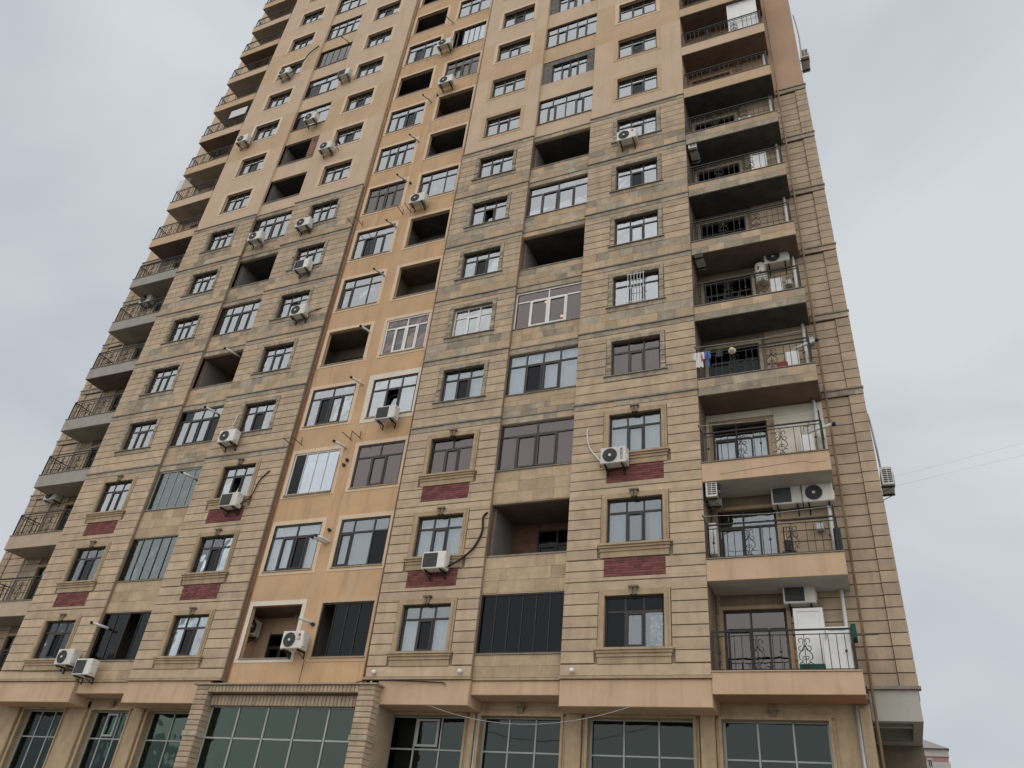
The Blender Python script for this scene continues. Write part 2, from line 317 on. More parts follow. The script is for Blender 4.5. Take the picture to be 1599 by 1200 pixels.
# end walls behind the balconies, sides, back, roof
KX1, KX0 = 7.60, -29.0
def doors(k, side):
    if side == 'J': return (3.06, 4.74, zf(k) - 0.60, zf(k) + 1.32)
    return (-26.35, -24.75, zf(k) - 0.60, zf(k) + 1.32)
def kz(z, x): return 0 if z < ST else 1
wall('wall', 2.87, KX1, -1.0, ZT, [doors(k, 'J') for k in range(1, 13)], 1.245, 0.2, ['groove', 'plaster_pink'], kz, (ST,), (0, 14))
wall('wall', KX0, -24.05, -1.0, ZT, [doors(k, 'A') for k in range(1, 18)], 1.245, 0.2, ['groove', 'plaster_light'], kz, (ST,), (14, 0))
b = MB(); b.quad((KX0, 15.2, -G), (KX1, 15.2, -G), (KX1, 15.2, ZT), (KX0, 15.2, ZT)); b.build('wall', 'plaster_light', T)
b = MB(); b.box(KX0 - 0.1, KX1 + 0.1, -0.05, 15.3, ZT, ZT + 0.8); b.build('roof', 'concrete', T)
# rooms
b = MB()
for k in range(1, 19): b.box(KX0 + 0.05, KX1 - 0.05, 1.5, 6.0, zf(k) - 1.05, zf(k) - 0.85); b.box(-24.0, 2.82, 0.30, 1.5, zf(k) - 1.05, zf(k) - 0.85)
for x in (-24.0, -19.8, -17.25, -13.95, -10.24, -7.52, -3.95, -1.22, 2.82): b.box(x - 0.04, x + 0.04, 0.44, 6.0, -0.85, ZT - 0.1)
b.quad((KX0, 6.0, -G), (KX1, 6.0, -G), (KX1, 6.0, ZT), (KX0, 6.0, ZT))
b.build('interior_wall', 'room', T)

# ------------------------------------------------------------------ stone courses
PX = {}
blocked = {c: [] for c in 'BDGI'}
pieces = []                                  # (name, x0,x1,y0,y1,z0,z1, mat)
R0 = 0.3273
for c, (x0, x1, w0, w1) in PIER.items():
    for k in (1, 2, 3):
        z = zf(k)
        blocked[c].append((w0 - 0.19, w1 + 0.19, z - 0.02, z + WH + 0.17))
        blocked[c].append((w0 - 0.27, w1 + 0.27, z - 0.43, z - 0.02))
        if k > 1: blocked[c].append((w0 - 0.05, w1 + 0.05, z - 1.0, z - 0.43))
    for k in range(4, 9):
        z = zf(k)
        blocked[c].append((w0 - 0.18, w1 + 0.18, z - 0.22, z + WH + 0.16))
def rows(c, x0, x1, zlist, mat, y0=0.0, y1=None, bl=()):
    y1 = YF + 0.01 if y1 is None else y1
    for za, zb in zip(zlist[:-1], zlist[1:]):
        a, d = za + 0.013, zb - 0.013
        zc = sorted({a, d, *[q for h in bl for q in h[2:] if a < q < d]})
        for p, q in zip(zc[:-1], zc[1:]):
            cz = (p + q) / 2; cur = x0
            for h in sorted([h for h in bl if h[2] < cz < h[3]]) + [(x1, x1, 0, 0)]:
                if h[0] - cur > 0.03 and q - p > 0.02: pieces.append(('stone_course', cur, h[0], y0, y1, p, q, mat))
                cur = max(cur, h[1])
LOW = [-0.73 + R0 * i for i in range(27)]
for c, (x0, x1, w0, w1) in PIER.items():
    rows(c, x0 - 0.002, x1 + 0.002, LOW, 'stone', bl=blocked[c])
    for k in range(4, 9):
        z = zf(k)
        if k == 4: rows(c, x0, x1, [z - 0.95, z - 0.585, z - 0.22], 'stone_old')
        rows(c, x0, x1, [z - 0.22 + 2.0 * i / 6 for i in range(7)], 'stone_old', bl=blocked[c])
# end pilasters
def endrows(x0, x1, y0, m):
    rows('K', x0, x1, LOW, m, y0, y0 + 0.05)
    for k in range(4, 9): rows('K', x0, x1, [zf(k) - 0.95 + 2.7 * i / 8 for i in range(9)], m, y0, y0 + 0.05)
endrows(4.95, 7.19, 1.20, 'stone_side'); endrows(7.203, KX1 + 0.02, 1.15, 'stone_side')
endrows(-28.55, -26.45, 1.20, 'stone_side'); endrows(KX0 - 0.02, -28.55, 1.15, 'stone_side')
for x0, x1 in ((2.9, 3.0), (4.80, 4.95), (-26.45, -26.4), (-24.7, -24.1)): rows('K', x0, x1, LOW, 'stone_side', 1.20, 1.25)
# weathered spandrel stones of the upper stone storeys
def spandrel(x0, x1, z0, z1, nr, y, pg, bl=(), wmin=0.35, wmax=0.75):
    h = (z1 - z0) / nr
    for r in range(nr):
        x = x0
        g = pg[r % len(pg)]
        while x < x1 - 0.02:
            w = random.uniform(wmin, wmax); e = min(x + w, x1)
            if x1 - e < 0.18: e = x1
            za, zb = z0 + r * h + 0.004, z0 + (r + 1) * h - 0.004
            cx, cz = (x + e) / 2, (za + zb) / 2
            if not any(q[0] < cx < q[1] and q[2] < cz < q[3] for q in bl):
                pieces.append(('facing_stone', x + 0.003, e - 0.003, y - random.uniform(0, 0.008), y + 0.05, za, zb, 'grey' if random.random() < g else 'tanblock'))
            x = e
for c, (x0, x1, w0, w1) in PIER.items():
    for k in range(5, 9): spandrel(x0, x1, zf(k) - 0.95, zf(k) - 0.22, 2, 0.002, (0.22, 0.75), [(w0 - .3, w1 + .3, zf(k) - .22, zf(k))])
    for k in range(4, 10): spandrel(x0, x1, zf(k) - 1.22, zf(k) - 1.02, 1, 0.0, (0.85,), wmin=0.5, wmax=1.0)
for c, (x0, x1) in BAY.items():
    for k in range(1, 9):
        z = zf(k)
        if k > 3: spandrel(x0, x1, z - 0.95, z - 0.09, 3 if k > 4 else 4, 0.16, (0.15, 0.5, 0.3) if k > 4 else (0.55, 0.35, 0.25, 0.15))
        else: spandrel(x0, x1, z - (1.25 if k > 1 else 0.72), z - 0.09, 3 if k > 1 else 2, 0.16, (0.0,), wmin=0.5, wmax=0.9)
    for k in range(4, 10): spandrel(x0, x1, zf(k) - 1.26, zf(k) - 1.02, 1, 0.14, (0.85,), wmin=0.5, wmax=1.0)
for k in range(4, 10):
    spandrel(6.45, KX1 + 0.03, zf(k) - 1.22, zf(k) - 1.02, 1, 1.13, (0.9,), wmin=0.4, wmax=0.7)
    spandrel(KX0 - 0.03, -27.3, zf(k) - 1.22, zf(k) - 1.02, 1, 1.13, (0.9,), wmin=0.4, wmax=0.7)
for k in range(4, 9):                        # faced balcony fronts
    for x0, x1 in ((2.9, 6.42),): spandrel(x0, x1, zf(k) - 1.27, zf(k) - 0.69, 2, -0.012, (0.8, 0.35), wmin=0.4, wmax=0.9)
CAMP = Vector((6.56, -20.67, -5.96))
for nm in ('stone_course', 'facing_stone'):
    ps = [p for p in pieces if p[0] == nm]
    def seen(p):                             # size in the photograph: area over squared distance
        c = Vector(((p[1] + p[2]) / 2, p[3], (p[5] + p[6]) / 2)) - CAMP; return -(p[2] - p[1]) * (p[6] - p[5]) / c.length_squared
    ps.sort(key=seen)
    rest = {}
    for i, p in enumerate(ps):
        if i < 298:
            b = MB(); b.rbox(*p[1:7], c=0.006) if nm == 'stone_course' else b.box(*p[1:7]); b.build(nm, p[7], T)
        else:
            b = rest.setdefault('m', MB()); names = rest.setdefault('n', [])
            if p[7] not in names: names.append(p[7])
            b.box(*p[1:7], m=names.index(p[7]))
    if rest: rest['m'].build(nm, rest['n'], T, kind='stuff')
# ledges
for k in range(4, 10):
    z = zf(k) - 1.0
    for c, (x0, x1, w0, w1) in PIER.items(): box_part('ledge', x0 - 0.03, x1 + 0.03, -0.045, 0.04, z - 0.02, z + 0.03, 'ledge', T)
    for c, (x0, x1) in BAY.items(): box_part('ledge', x0 + 0.031, x1 - 0.031, 0.11, 0.18, z - 0.02, z + 0.03, 'ledge', T)
    box_part('ledge', 6.45, KX1 + 0.05, 1.09, 1.2, z - 0.02, z + 0.035, 'ledge', T); box_part('ledge', KX0 - 0.05, -27.3, 1.09, 1.2, z - 0.02, z + 0.035, 'ledge', T)
# bottom bands and soffits
for x0, x1, y, z0 in ((-7.0, -3.95, 0.03, -1.5), (-1.22, 2.87, 0.03, -1.5), (-24.05, -19.8, 0.03, -1.52), (-17.25, -13.5, 0.03, -1.52), (-19.797, -17.253, 0.17, -1.19), (-3.947, -1.223, 0.17, -1.19)):
    b = MB(); b.rbox(x0, x1, y, 1.0, z0, -0.81, c=0.015); b.build('band', 'plaster_band', T)
for x0, x1 in ((-24.08, -19.77), (-17.28, -13.08), (-7.55, -3.92), (-1.25, 2.90)): box_part('ledge', x0, x1, -0.04, 0.06, -0.80, -0.735, 'trim', T)
for x0, x1 in BAY.values(): box_part('ledge', x0 + 0.04, x1 - 0.04, 0.12, 0.2, -0.80, -0.735, 'trim', T)
b = MB(); b.box(6.46, KX1 + 0.06, 1.08, 1.3, -0.80, -0.73); b.build('ledge', 'ledge', T)
b = MB(); b.box(6.47, KX1 - 0.02, 1.17, 1.42, -1.52, -0.81); b.box(7.36, KX1 - 0.02, 1.423, 4.2, -1.52, -0.81); b.box(6.47, 7.357, 1.9, 2.1, -1.50, -0.83); b.box(6.47, 7.357, 3.7, 4.2, -1.52, -0.81); b.box(6.47, 7.357, 1.423, 3.69, -0.95, -0.84)
b.build('corner_beam', 'cement', T)
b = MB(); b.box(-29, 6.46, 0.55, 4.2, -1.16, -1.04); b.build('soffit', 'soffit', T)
# windows --------------------------------------------------------------------
FR = {}; PN = {}; NP = [0]; REST = MB(); RESTM = []
LAY = {  # top fractions, bottom fractions, transom share, casement columns
 'T3': ((1, 1, 1), (1, 1, 1), 0.30, (1,)), 'T23': ((1, 1), (1, 1, 1), 0.30, (1,)), 'W4': ((1, 1, 1, 1), (1, 1, 1, 1), 0.30, (1, 2)),
 'W24': ((1, 1), (0.8, 1, 1, 0.8), 0.27, (1, 2)), 'W3w': ((0.8, 1.3, 0.9), (0.8, 1.3, 0.9), 0.29, (0,)), 'W36': ((1, 1, 1, 1), (0.9, .8, 1, 1, .8, .9), 0.30, (1, 4)),
 'W5': ((1,) * 5, (1,) * 5, 0.32, (1, 3)), 'D2': ((0.75, 1), (0.75, 0.5, 0.5), 0.27, (0,)), 'S6': ((), (1,) * 6, 0, ()), 'S5': ((), (1,) * 5, 0, ()), 'S4': ((), (1,) * 4, 0, ())}
def cells(w, h, lay):
    top, bot, tr, cas = LAY[lay]; e = 0.055; out = []
    zt = h - h * tr if tr else h
    def split(fr, a, b):
        s = sum(fr); x = a; r = []
        for q in fr: r.append((x, x + (b - a) * q / s)); x = r[-1][1]
        return r
    for x0, x1 in split(top, e, w - e) if top else []: out.append((x0, x1, zt, h - e, False))
    for i, (x0, x1) in enumerate(split(bot, e, w - e)): out.append((x0, x1, e, zt if tr else h - e, i in cas))
    return out
def window(x0, x1, z0, z1, y, lay, fm='frame', gm='g_clear', cur='w', name='window', parent=None, skip=(), dark=()):
    w, h = x1 - x0, z1 - z0; slide = lay[0] == 'S'
    key = (round(w, 3), round(h, 3), lay, fm)
    C = cells(w, h, lay); mw = 0.012 if slide else 0.026
    if key not in FR:
        b = MB(); e = 0.055 if not slide else 0.045; d = 0.075
        b.box(0, w, 0, d, 0, e); b.box(0, w, 0, d, h - e, h); b.box(0, e, 0, d, e, h - e); b.box(w - e, w, 0, d, e, h - e)
        for (a, c, p, q, cas) in C:
            if a > 0.06: b.box(a - mw, a + mw, 0.006, d - 0.006, p, q)
            if q < h - 0.06: b.box(a + mw, c - mw, 0.004, d - 0.004, q - 0.03, q + 0.03)
            if cas:
                f = 0.05; a2, c2, p2, q2 = a + mw, c - mw, p + 0.002, q - 0.031
                b.box(a2, a2 + f, -0.015, 0.05, p2, q2); b.box(c2 - f, c2, -0.015, 0.05, p2, q2); b.box(a2 + f, c2 - f, -0.015, 0.05, p2, p2 + f); b.box(a2 + f, c2 - f, -0.015, 0.05, q2 - f, q2)
        FR[key] = b.mesh('window_frame', fm, False)[0]
    o = put(name, FR[key], (x0, y, z0), parent or T)
    lvl2 = parent is None
    for i, (a, c, p, q, cas) in enumerate(C):
        if i in skip: continue
        g = gm if i not in dark else 'g_dark'
        m0 = mw + (0.045 if cas else 0)
        a2, c2, p2, q2 = a + (m0 if a > .06 else 0), c - m0, p + (0.045 if cas else 0), q - (0.03 if q < h - .06 else 0) - (0.045 if cas else 0)
        yy = y + 0.03
        if NP[0] < 299 and lvl2:
            k2 = (round(c2 - a2, 3), round(q2 - p2, 3), g)
            if k2 not in PN:
                b = MB(); b.box(-(c2 - a2) / 2, (c2 - a2) / 2, 0, 0.008, -(q2 - p2) / 2, (q2 - p2) / 2); PN[k2] = b.mesh('pane', g)[0]
            put('pane', PN[k2], (x0 + (a2 + c2) / 2, yy, z0 + (p2 + q2) / 2), o); NP[0] += 1
        else:
            if g not in RESTM: RESTM.append(g)
            REST.box(x0 + a2, x0 + c2, yy, yy + 0.008, z0 + p2, z0 + q2, RESTM.index(g))
    if cur and cur != 'n':
        b = MB(); mats = []
        cm = {'w': 'c_white', 'g': 'c_grey', 't': 'c_teal', 'b': 'c_brown', 'd': 'c_dgreen', 's': 'c_sgrey', 'l': 'c_lace'}[cur[0]]
        full = len(cur) > 1 and cur[1] == 'f'; part = len(cur) > 1 and cur[1] == 'p'
        zt = z1 - 0.02 if full else z0 + h * random.uniform(0.60, 0.80)
        if full: rng = [(x0, x1)]
        elif part: rng = [(x0, x0 + w * random.uniform(.25, .4)), (x1 - w * random.uniform(.25, .4), x1)]
        else: rng = [(x0, x1)]
        for a, c in rng:
            b = MB(); n = max(6, int((c - a) / 0.07)); pts = [(a + (c - a) * i / n, y + 0.16 + 0.018 * (i % 2) + random.uniform(0, 0.01)) for i in range(n + 1)]
            for (p, q) in zip(pts[:-1], pts[1:]): b.quad((p[0], p[1], z0 + 0.01), (q[0], q[1], z0 + 0.01), (q[0], q[1], zt), (p[0], p[1], zt))
            b.build('curtain', cm, o if lvl2 else (parent or T))
    return o
def surround(x0, x1, z0, z1, w, y, d, mat, bottom=True, name='window_surround'):
    b = MB(); b.box(x0 - w, x0, y - d, y + .02, z0, z1); b.box(x1, x1 + w, y - d, y + .02, z0, z1); b.box(x0 - w, x1 + w, y - d, y + .02, z1, z1 + w)
    if bottom: b.box(x0 - w, x1 + w, y - d, y + .02, z0 - w * .9, z0)
    return b.build(name, mat, T)
def sill(x0, x1, z, y, mat='ledge', e=0.05): return box_part('window_sill', x0 - e, x1 + e, y - 0.05, y + 0.16, z - 0.035, z, mat, T)
_kb = None
def classic(x0, x1, z, panel):
    """moulded stone frame, keystone, stepped sill and apron of the three lowest storeys"""
    b = MB(); h = WH
    for w, d in ((0.17, 0.02), (0.10, 0.045)):
        o = 0.0
        zz = 0.10 if w > .1 else 0.0
        b.box(x0 - w, x0 - (w - 0.07 if w > .1 else 0), -d, 0.06, z, z + h + zz); b.box(x1 + (w - 0.07 if w > .1 else 0), x1 + w, -d, 0.06, z, z + h + zz)
        b.box(x0 - w, x1 + w, -d, 0.06, z + h + zz, z + h + w)
    b.build('window_surround', 'trim', T)
    b = MB(); b.box(x0 - 0.24, x1 + 0.24, -0.13, 0.06, z - 0.075, z - 0.012); b.box(x0 - 0.21, x1 + 0.21, -0.09, 0.06, z - 0.145, z - 0.078); b.box(x0 - 0.18, x1 + 0.18, -0.05, 0.06, z - 0.24, z - 0.148); b.build('sill_moulding', 'trim', T)
    box_part('apron', x0 - 0.16, x1 + 0.16, -0.02, 0.06, z - 0.42, z - 0.243, 'trim', T)
    c = (x0 + x1) / 2; b = MB(); b.box(c - 0.14, c + 0.14, -0.13, 0.06, z + h + 0.20, z + h + 0.25)
    b.box(c - 0.09, c - 0.02, -0.10, 0.06, z + h + 0.0, z + h + 0.199); b.box(c + 0.02, c + 0.09, -0.10, 0.06, z + h + 0.0, z + h + 0.199); b.box(c - 0.019, c + 0.019, -0.07, 0.06, z + h - .02, z + h + 0.199)
    b.build('keystone', 'keystone', T)
    if panel:
        pb = MB(); pb.box(x0 - 0.04, x1 + 0.04, 0.012, 0.06, z - 0.99, z - 0.45)
        p = pb.build('brick_panel', 'mortar', T)
        b = MB(); n = 7; hh = 0.54 / n
        for r in range(n):
            x = x0 - 0.04 - (0.1 if r % 2 else 0)
            while x < x1 + 0.04:
                a, e = max(x, x0 - 0.04), min(x + 0.24, x1 + 0.04)
                if e - a > 0.03: b.box(a + 0.008, e - 0.008, -random.uniform(0.0, 0.008), 0.02, z - 0.99 + r * hh + 0.008, z - 0.99 + (r + 1) * hh - 0.008)
                x += 0.24
        b.build('brick', 'brick', p, kind='stuff')
def rough_surround(x0, x1, z):
    b = MB(); h = WH; n = 13
    for i in range(n):
        za, zb = z + h * i / n, z + h * (i + 1) / n - 0.006
        for a, c in ((x0 - 0.165, x0), (x1, x1 + 0.165)): b.box(a + random.uniform(0, 0.012), c - random.uniform(0, 0.012), -random.uniform(0.0, 0.035), 0.06, za, zb)
    m = 15; wd = x1 - x0 + 0.33
    for i in range(m): b.box(x0 - 0.165 + wd * i / m, x0 - 0.165 + wd * (i + 1) / m - 0.006, -random.uniform(0.0, 0.03), 0.06, z + h + 0.004, z + h + 0.145)
    b.build('stone_surround', 'grey', T)
    box_part('window_sill', x0 - 0.24, x1 + 0.24, -0.07, 0.2, z - 0.032, z, 'ledge', T)
    b = MB(); x = x0 - 0.2
    while x < x1 + 0.2:
        e = min(x + random.uniform(.3, .6), x1 + 0.2); b.box(x, e - 0.005, -0.012 - random.uniform(0, .008), 0.06, z - 0.21, z - 0.034); x = e
    b.build('sill_band', 'grey', T)
def loggia(x0, x1, z, y, wallm, ceilm, side=0, door=True, sillm='ledge', ext=0.0):
    d = 1.6 if ext == 0 else 1.15; a, c, p, q = x0, x1, z + BH0, z + BH1
    b = MB(); fl, ce = z - 0.6, z + 1.85; xa, xb = a - 0.12, c + 0.12; y0 = y + 0.14
    xa, xb = a - ext - 0.002, c + ext * .6 + 0.002
    b.quad((xa, y0 + d, fl), (xb, y0 + d, fl), (xb, y0 + d, ce), (xa, y0 + d, ce), 0)
    b.quad((xa, y0, fl), (xa, y0 + d, fl), (xa, y0 + d, ce), (xa, y0, ce), 2); b.quad((xb, y0, fl), (xb, y0, ce), (xb, y0 + d, ce), (xb, y0 + d, fl), 2)
    b.quad((xa, y0, fl), (xb, y0, fl), (xb, y0 + d, fl), (xa, y0 + d, fl), 0)
    b.quad((xa, y0 - .02, q + 0.001), (xa, y0 + d, q + 0.001), (xb, y0 + d, q + 0.001), (xb, y0 - .02, q + 0.001), 1)
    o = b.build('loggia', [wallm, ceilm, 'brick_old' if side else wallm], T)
    b = MB(); b.box(a - 0.02, c + 0.02, y - 0.04, y + 0.16, p - 0.045, p); b.build('coping', sillm, o)
    if door:
        dx0 = x0 + ((x1 - x0) * 0.36 if not ext else 0.0); window(dx0, x1 - (0.12 if not ext else .7), z - 0.55, z + (1.45 if not ext else 1.12), y0 + d - 0.09, 'D2', gm='g_dark', cur=None, name='balcony_door', parent=o)
    return o
YW = 0.10
bright = ['w', 'w', 'wf', 'gf', 'wp', 'n', 'w', 'g', 'bf', 'w']
rk = random.Random(3)
for k in range(1, 17):
    z = zf(k)
    for c, (x0, x1, w0, w1) in PIER.items():
        if k > NF[c]: continue
        if k > 8: w0, w1 = w0 - .07, w1 + .06
        lay, fm, gm, cur, dark = 'T3', 'frame', 'g_clear' if k < (3 if c in 'BD' else 4) else 'g_mirror', rk.choice(bright), ()
        if rk.random() < 0.35: dark = (4,)
        if (c, k) == ('G', 3): lay, fm, gm, cur, dark = 'T23', 'frame_brown', 'g_brown', 'bf', ()
        if (c, k) == ('G', 5): fm, gm, cur, dark = 'frame_white', 'g_mirror', 'n', ()
        if (c, k) == ('G', 11): lay = 'T23'; dark = ()
        if (c, k) == ('I', 4): fm, gm, cur = 'frame_brown', 'g_brown', 'b'
        if (c, k) in (('I', 3), ('G', 2)): cur, dark, gm = 'wf', (), 'g_clear'
        if (c, k) == ('I', 2): cur, dark, gm = 'gp', (), 'g_clear'
        if (c, k) == ('I', 1): cur, dark, gm = 'lp', (0, 1, 2, 3), 'g_clear'
        if (c, k) in (('G', 1), ('B', 1)): cur, dark, gm = 'w', (4,), 'g_clear'
        if (c, k) in (('D', 1), ('G', 4), ('B', 2), ('D', 2)): cur, dark, gm = 'gf' if c != 'G' else 'wf', (4,), 'g_clear'
        if (c, k) == ('G', 7): dark = ()
        window(w0, w1, z + 0.004, z + WH, YW if k < 4 else 0.14 if k < 9 else 0.20, lay, fm, gm, cur if (c, k) not in (('G', 7), ('D', 3)) else 'gp', dark=dark, skip=(4,) if (c, k) in (('G', 7), ('D', 3)) else ())
        if k <= 3: classic(w0, w1, z, k > 1)
        elif k <= 8: rough_surround(w0, w1, z)
        else:
            if (c, k) == ('B', 11): surround(w0, w1, z, z + WH, 0.16, YF, 0.02, 'surround_white')
            else: surround(w0, w1, z, z + WH, 0.2, YF, 0.012, 'surround_tan' if (c in 'GI' and k in (9, 10)) else 'surround_light' if k in (11, 12) else 'plaster_tan' if k in (13,) and c == 'G' else 'surround_light')
            sill(w0, w1, z, 0.06)
BAYW = {
 'C': {1: ('S4', 'frame', 'g_dark', 'tp'), 2: ('S5', 'frame', 'g_teal', 'tf'), 3: ('S5', 'frame_alu', 'g_teal', 'gf'), 4: ('W4', 'frame', 'g_mirror', 'w'), 5: 'L', 6: ('W4', 'frame', 'g_mirror', 'w'), 7: 'L', 8: ('W4', 'frame', 'g_mirror', 'gf'), 9: 'L', 10: 'L',
       11: ('T23', 'frame', 'g_mirror', 'w'), 12: ('T23', 'frame', 'g_mirror', 'w'), 13: ('S5', 'frame', 'g_brown', 'bf'), 14: ('W4', 'frame', 'g_mirror', 'w'), 15: ('T3', 'frame', 'g_mirror', 'w'), 16: ('W4', 'frame', 'g_mirror', 'w')},
 'H': {1: ('S6', 'frame', 'g_dark', 'n'), 2: 'L', 3: ('W24', 'frame_brown', 'g_brown', 'bf'), 4: ('W4', 'frame', 'g_clear', 'wf'), 5: ('W24', 'frame_white', 'g_brown', 'n'), 6: 'L', 7: ('W24', 'frame', 'g_mirror', 'wf'), 8: 'L', 9: ('W36', 'frame', 'g_mirror', 'wf'),
       10: 'B', 11: ('W5', 'frame', 'g_mirror', 'wf'), 12: 'B', 13: ('W4', 'frame', 'g_mirror', 'w')},
 'E': {1: 'L', 2: ('W24', 'frame', 'g_clear', 'wf'), 3: ('S4', 'frame_white', 'g_blue', 'n'), 4: ('W24', 'frame', 'g_mirror', 'w'), 5: 'L', 6: ('W3w', 'frame', 'g_mirror', 'wf'), 7: ('W24', 'frame', 'g_mirror', 'w'), 8: ('W4', 'frame_brown', 'g_brown', 'bf'), 9: ('W4', 'frame', 'g_mirror', 'wf'),
       10: ('W24', 'frame', 'g_mirror', 'w'), 11: 'L', 12: ('W24', 'frame', 'g_mirror', 'wf'), 13: 'L', 14: 'L'},
 'F': {1: ('S4', 'frame', 'g_dark', 'n'), 2: ('W3w', 'frame', 'g_clear', 'g'), 3: ('T23', 'frame_brown', 'g_brown', 'bf'), 4: ('T3', 'frame', 'g_mirror', 'n'), 5: ('W24', 'frame_white', 'g_brown', 'b'), 6: 'L', 7: 'L', 8: ('W3w', 'frame', 'g_mirror', 'wf'), 9: 'L', 10: 'L',
       11: ('W4', 'frame_brown', 'g_brown', 'wf'), 12: ('S5', 'frame', 'g_blue', 'n'), 13: ('T3', 'frame', 'g_mirror', 'w'), 14: ('W24', 'frame', 'g_mirror', 'w')}}
LOGW = {('E', 1): ('plaster_band', 'ceil_brown', 0), ('E', 5): ('render_wall', 'ceil_brown', 0), ('H', 2): ('brick_old', 'ceil_brown', 1), ('C', 5): ('brick_old', 'ceil_brown', 1), ('H', 6): ('brick_old', 'ceil_shaded', 1), ('F', 6): ('render_wall', 'ceil_brown', 0)}
for k in range(1, 17):
    z = zf(k)
    for c in 'CHEF':
        if k > NF[c]: continue
        x0, x1 = (BAY.get(c) or REC[c]); y = 0.17 if c in 'CH' else 0.20
        sp = BAYW[c].get(k)
        p, q = z + BH0, z + BH1
        if sp == 'L':
            wm, cm, sd = LOGW.get((c, k), ('block' if k % 2 else 'render_wall', 'ceil_shaded', 0))
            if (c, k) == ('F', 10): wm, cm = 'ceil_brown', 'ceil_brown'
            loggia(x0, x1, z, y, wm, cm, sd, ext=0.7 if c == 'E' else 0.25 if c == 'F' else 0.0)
        elif sp == 'B':                       # opening narrowed with bare blockwork round a smaller window
            b = MB(); a, e, t = x0 + 0.5, x1 - 0.42, q - 0.34
            def blocks(xa, xb, za, zb):
                zz = za; r = 0
                while zz < zb - 0.02:
                    zt = min(zz + 0.2, zb); xx = xa - (0.1 if r % 2 else 0)
                    while xx < xb - 0.01:
                        l, rr = max(xx, xa), min(xx + 0.4, xb)
                        if rr - l > .03: b.box(l + .005, rr - .005, y + 0.02 + random.uniform(0, .01), y + .2, zz + .005, zt - .005)
                        xx += 0.4
                    zz = zt; r += 1
            blocks(x0, a, p, t); blocks(e, x1, p, t); blocks(x0, x1, t, q)
            b.build('block_infill', 'block', T)
            window(a, e, p, t, y + 0.1, 'W4', 'frame', 'g_mirror', 'w')
        else:
            lay, fm, gm, cur = sp
            dark, skip = (), ()
            if (c, k) == ('C', 1): skip = (2,)
            if (c, k) == ('F', 2): dark = (5,)
            if (c, k) == ('E', 2): dark = (4,)
            if (c, k) == ('E', 3): dark = (0,)
            if (c, k) in (('E', 10), ('E', 12), ('E', 4)): dark = (4 if k == 10 else 3,)
            if (c, k) == ('F', 11): skip = (5,)
            if (c, k) == ('F', 1): skip = (0,)
            if (c, k) == ('F', 4): skip = (4,)
            if (c, k) == ('H', 4): dark = (5,)
            if (c, k) == ('E', 7): dark = (3,)
            if (c, k) == ('C', 4): dark = (0, 7)
            if (c, k) == ('C', 13): pass
            if (c, k) == ('F', 12): skip = (0,)
            if (c, k) in (('C', 11), ('C', 12)): dark = (2,)
            xo = (x0 + 0.25) if (c, k) == ('F', 12) else x0
            window(xo + 0.003, x1 - 0.003, p + 0.003, q - 0.003, y + (0.02 if k < 6 else 0.06), lay, fm, gm, cur, dark=dark, skip=skip)
            sill(x0, x1, p, y, 'ledge' if c in 'CH' else 'trim', 0.03 if c in 'EF' else -0.005)
        if c in 'EF':
            m = {('E', 1): 'surround_white', ('F', 4): 'surround_white'}.get((c, k), 'surround_light' if k > 4 else 'surround_tan' if (c, k) in (('F', 1),) else 'surround_light')
            surround(x0, x1, p, q, 0.24 if (c, k) == ('F', 4) else 0.16, y, 0.015, m)
        elif k >= 9 and sp != 'L': surround(x0 + .004, x1 - .004, p, q, 0.002, y, 0.004, 'surround_light')
# tilted casements and one barred window
def tilted(x0, x1, z, lean=0.16, y=None):
    w = (x1 - x0) / 3; a, c = x0 + w + .05, x1 - w - .05; za, zb = z + .10, z + WH * .68; y = YW + .05 if y is None else y; b = MB()
    for x in (a + .025, c - .025): b.tube([(x, y, za), (x, y + lean, zb)], .026, 4)
    b.tube([(a, y, za), (c, y, za)], .026, 4); b.tube([(a, y + lean, zb), (c, y + lean, zb)], .026, 4)
    o = b.build('tilted_sash', 'frame', T); b = MB(); b.quad((a, y, za), (c, y, za), (c, y + lean, zb), (a, y + lean, zb)); b.build('pane', 'g_mirror', o)
tilted(-6.56, -4.86, zf(7), y=.19); tilted(-16.04, -14.39, zf(3)); tilted(-9.83, -7.8, zf(4), y=.27)
for i in range(6):
    b = MB(); x = 0.56 + i * .115; b.tube([(x, .0, zf(5) + .04), (x, -.01, zf(5) + WH + .02)], .010, 5); b.build('window_bar', 'white', T)
for z in (.10, .75, WH - .05): box_part('window_bar', .52, 1.18, -.012, .008, zf(5) + z, zf(5) + z + .018, 'white', T)
# brick side wall in one tenth-storey loggia
b = MB()
for r in range(8):
    x = -17.95 - (0.12 if r % 2 else 0)
    while x < -17.26:
        a, e = max(x, -17.95), min(x + 0.24, -17.26)
        if e - a > .04: b.box(a + .006, e - .006, 0.2, 0.3, zf(10) + BH0 + r * 0.22 + .006, zf(10) + BH0 + (r + 1) * 0.22 - .006)
        x += 0.24
b.build('brick', 'brick_old', T, kind='stuff')
for x, zz in ((-2.85, 13.35), (-2.15, 12.5)):
    b = MB(); b.tube([(x, 0.55, zz), (x, 0.55, zz + 0.02), (x, .55, zz + .05), (x, .55, zz + .08)], [0.03, .06, .06, .02], 8); b.build('lamp_bulb', 'lamp', T)
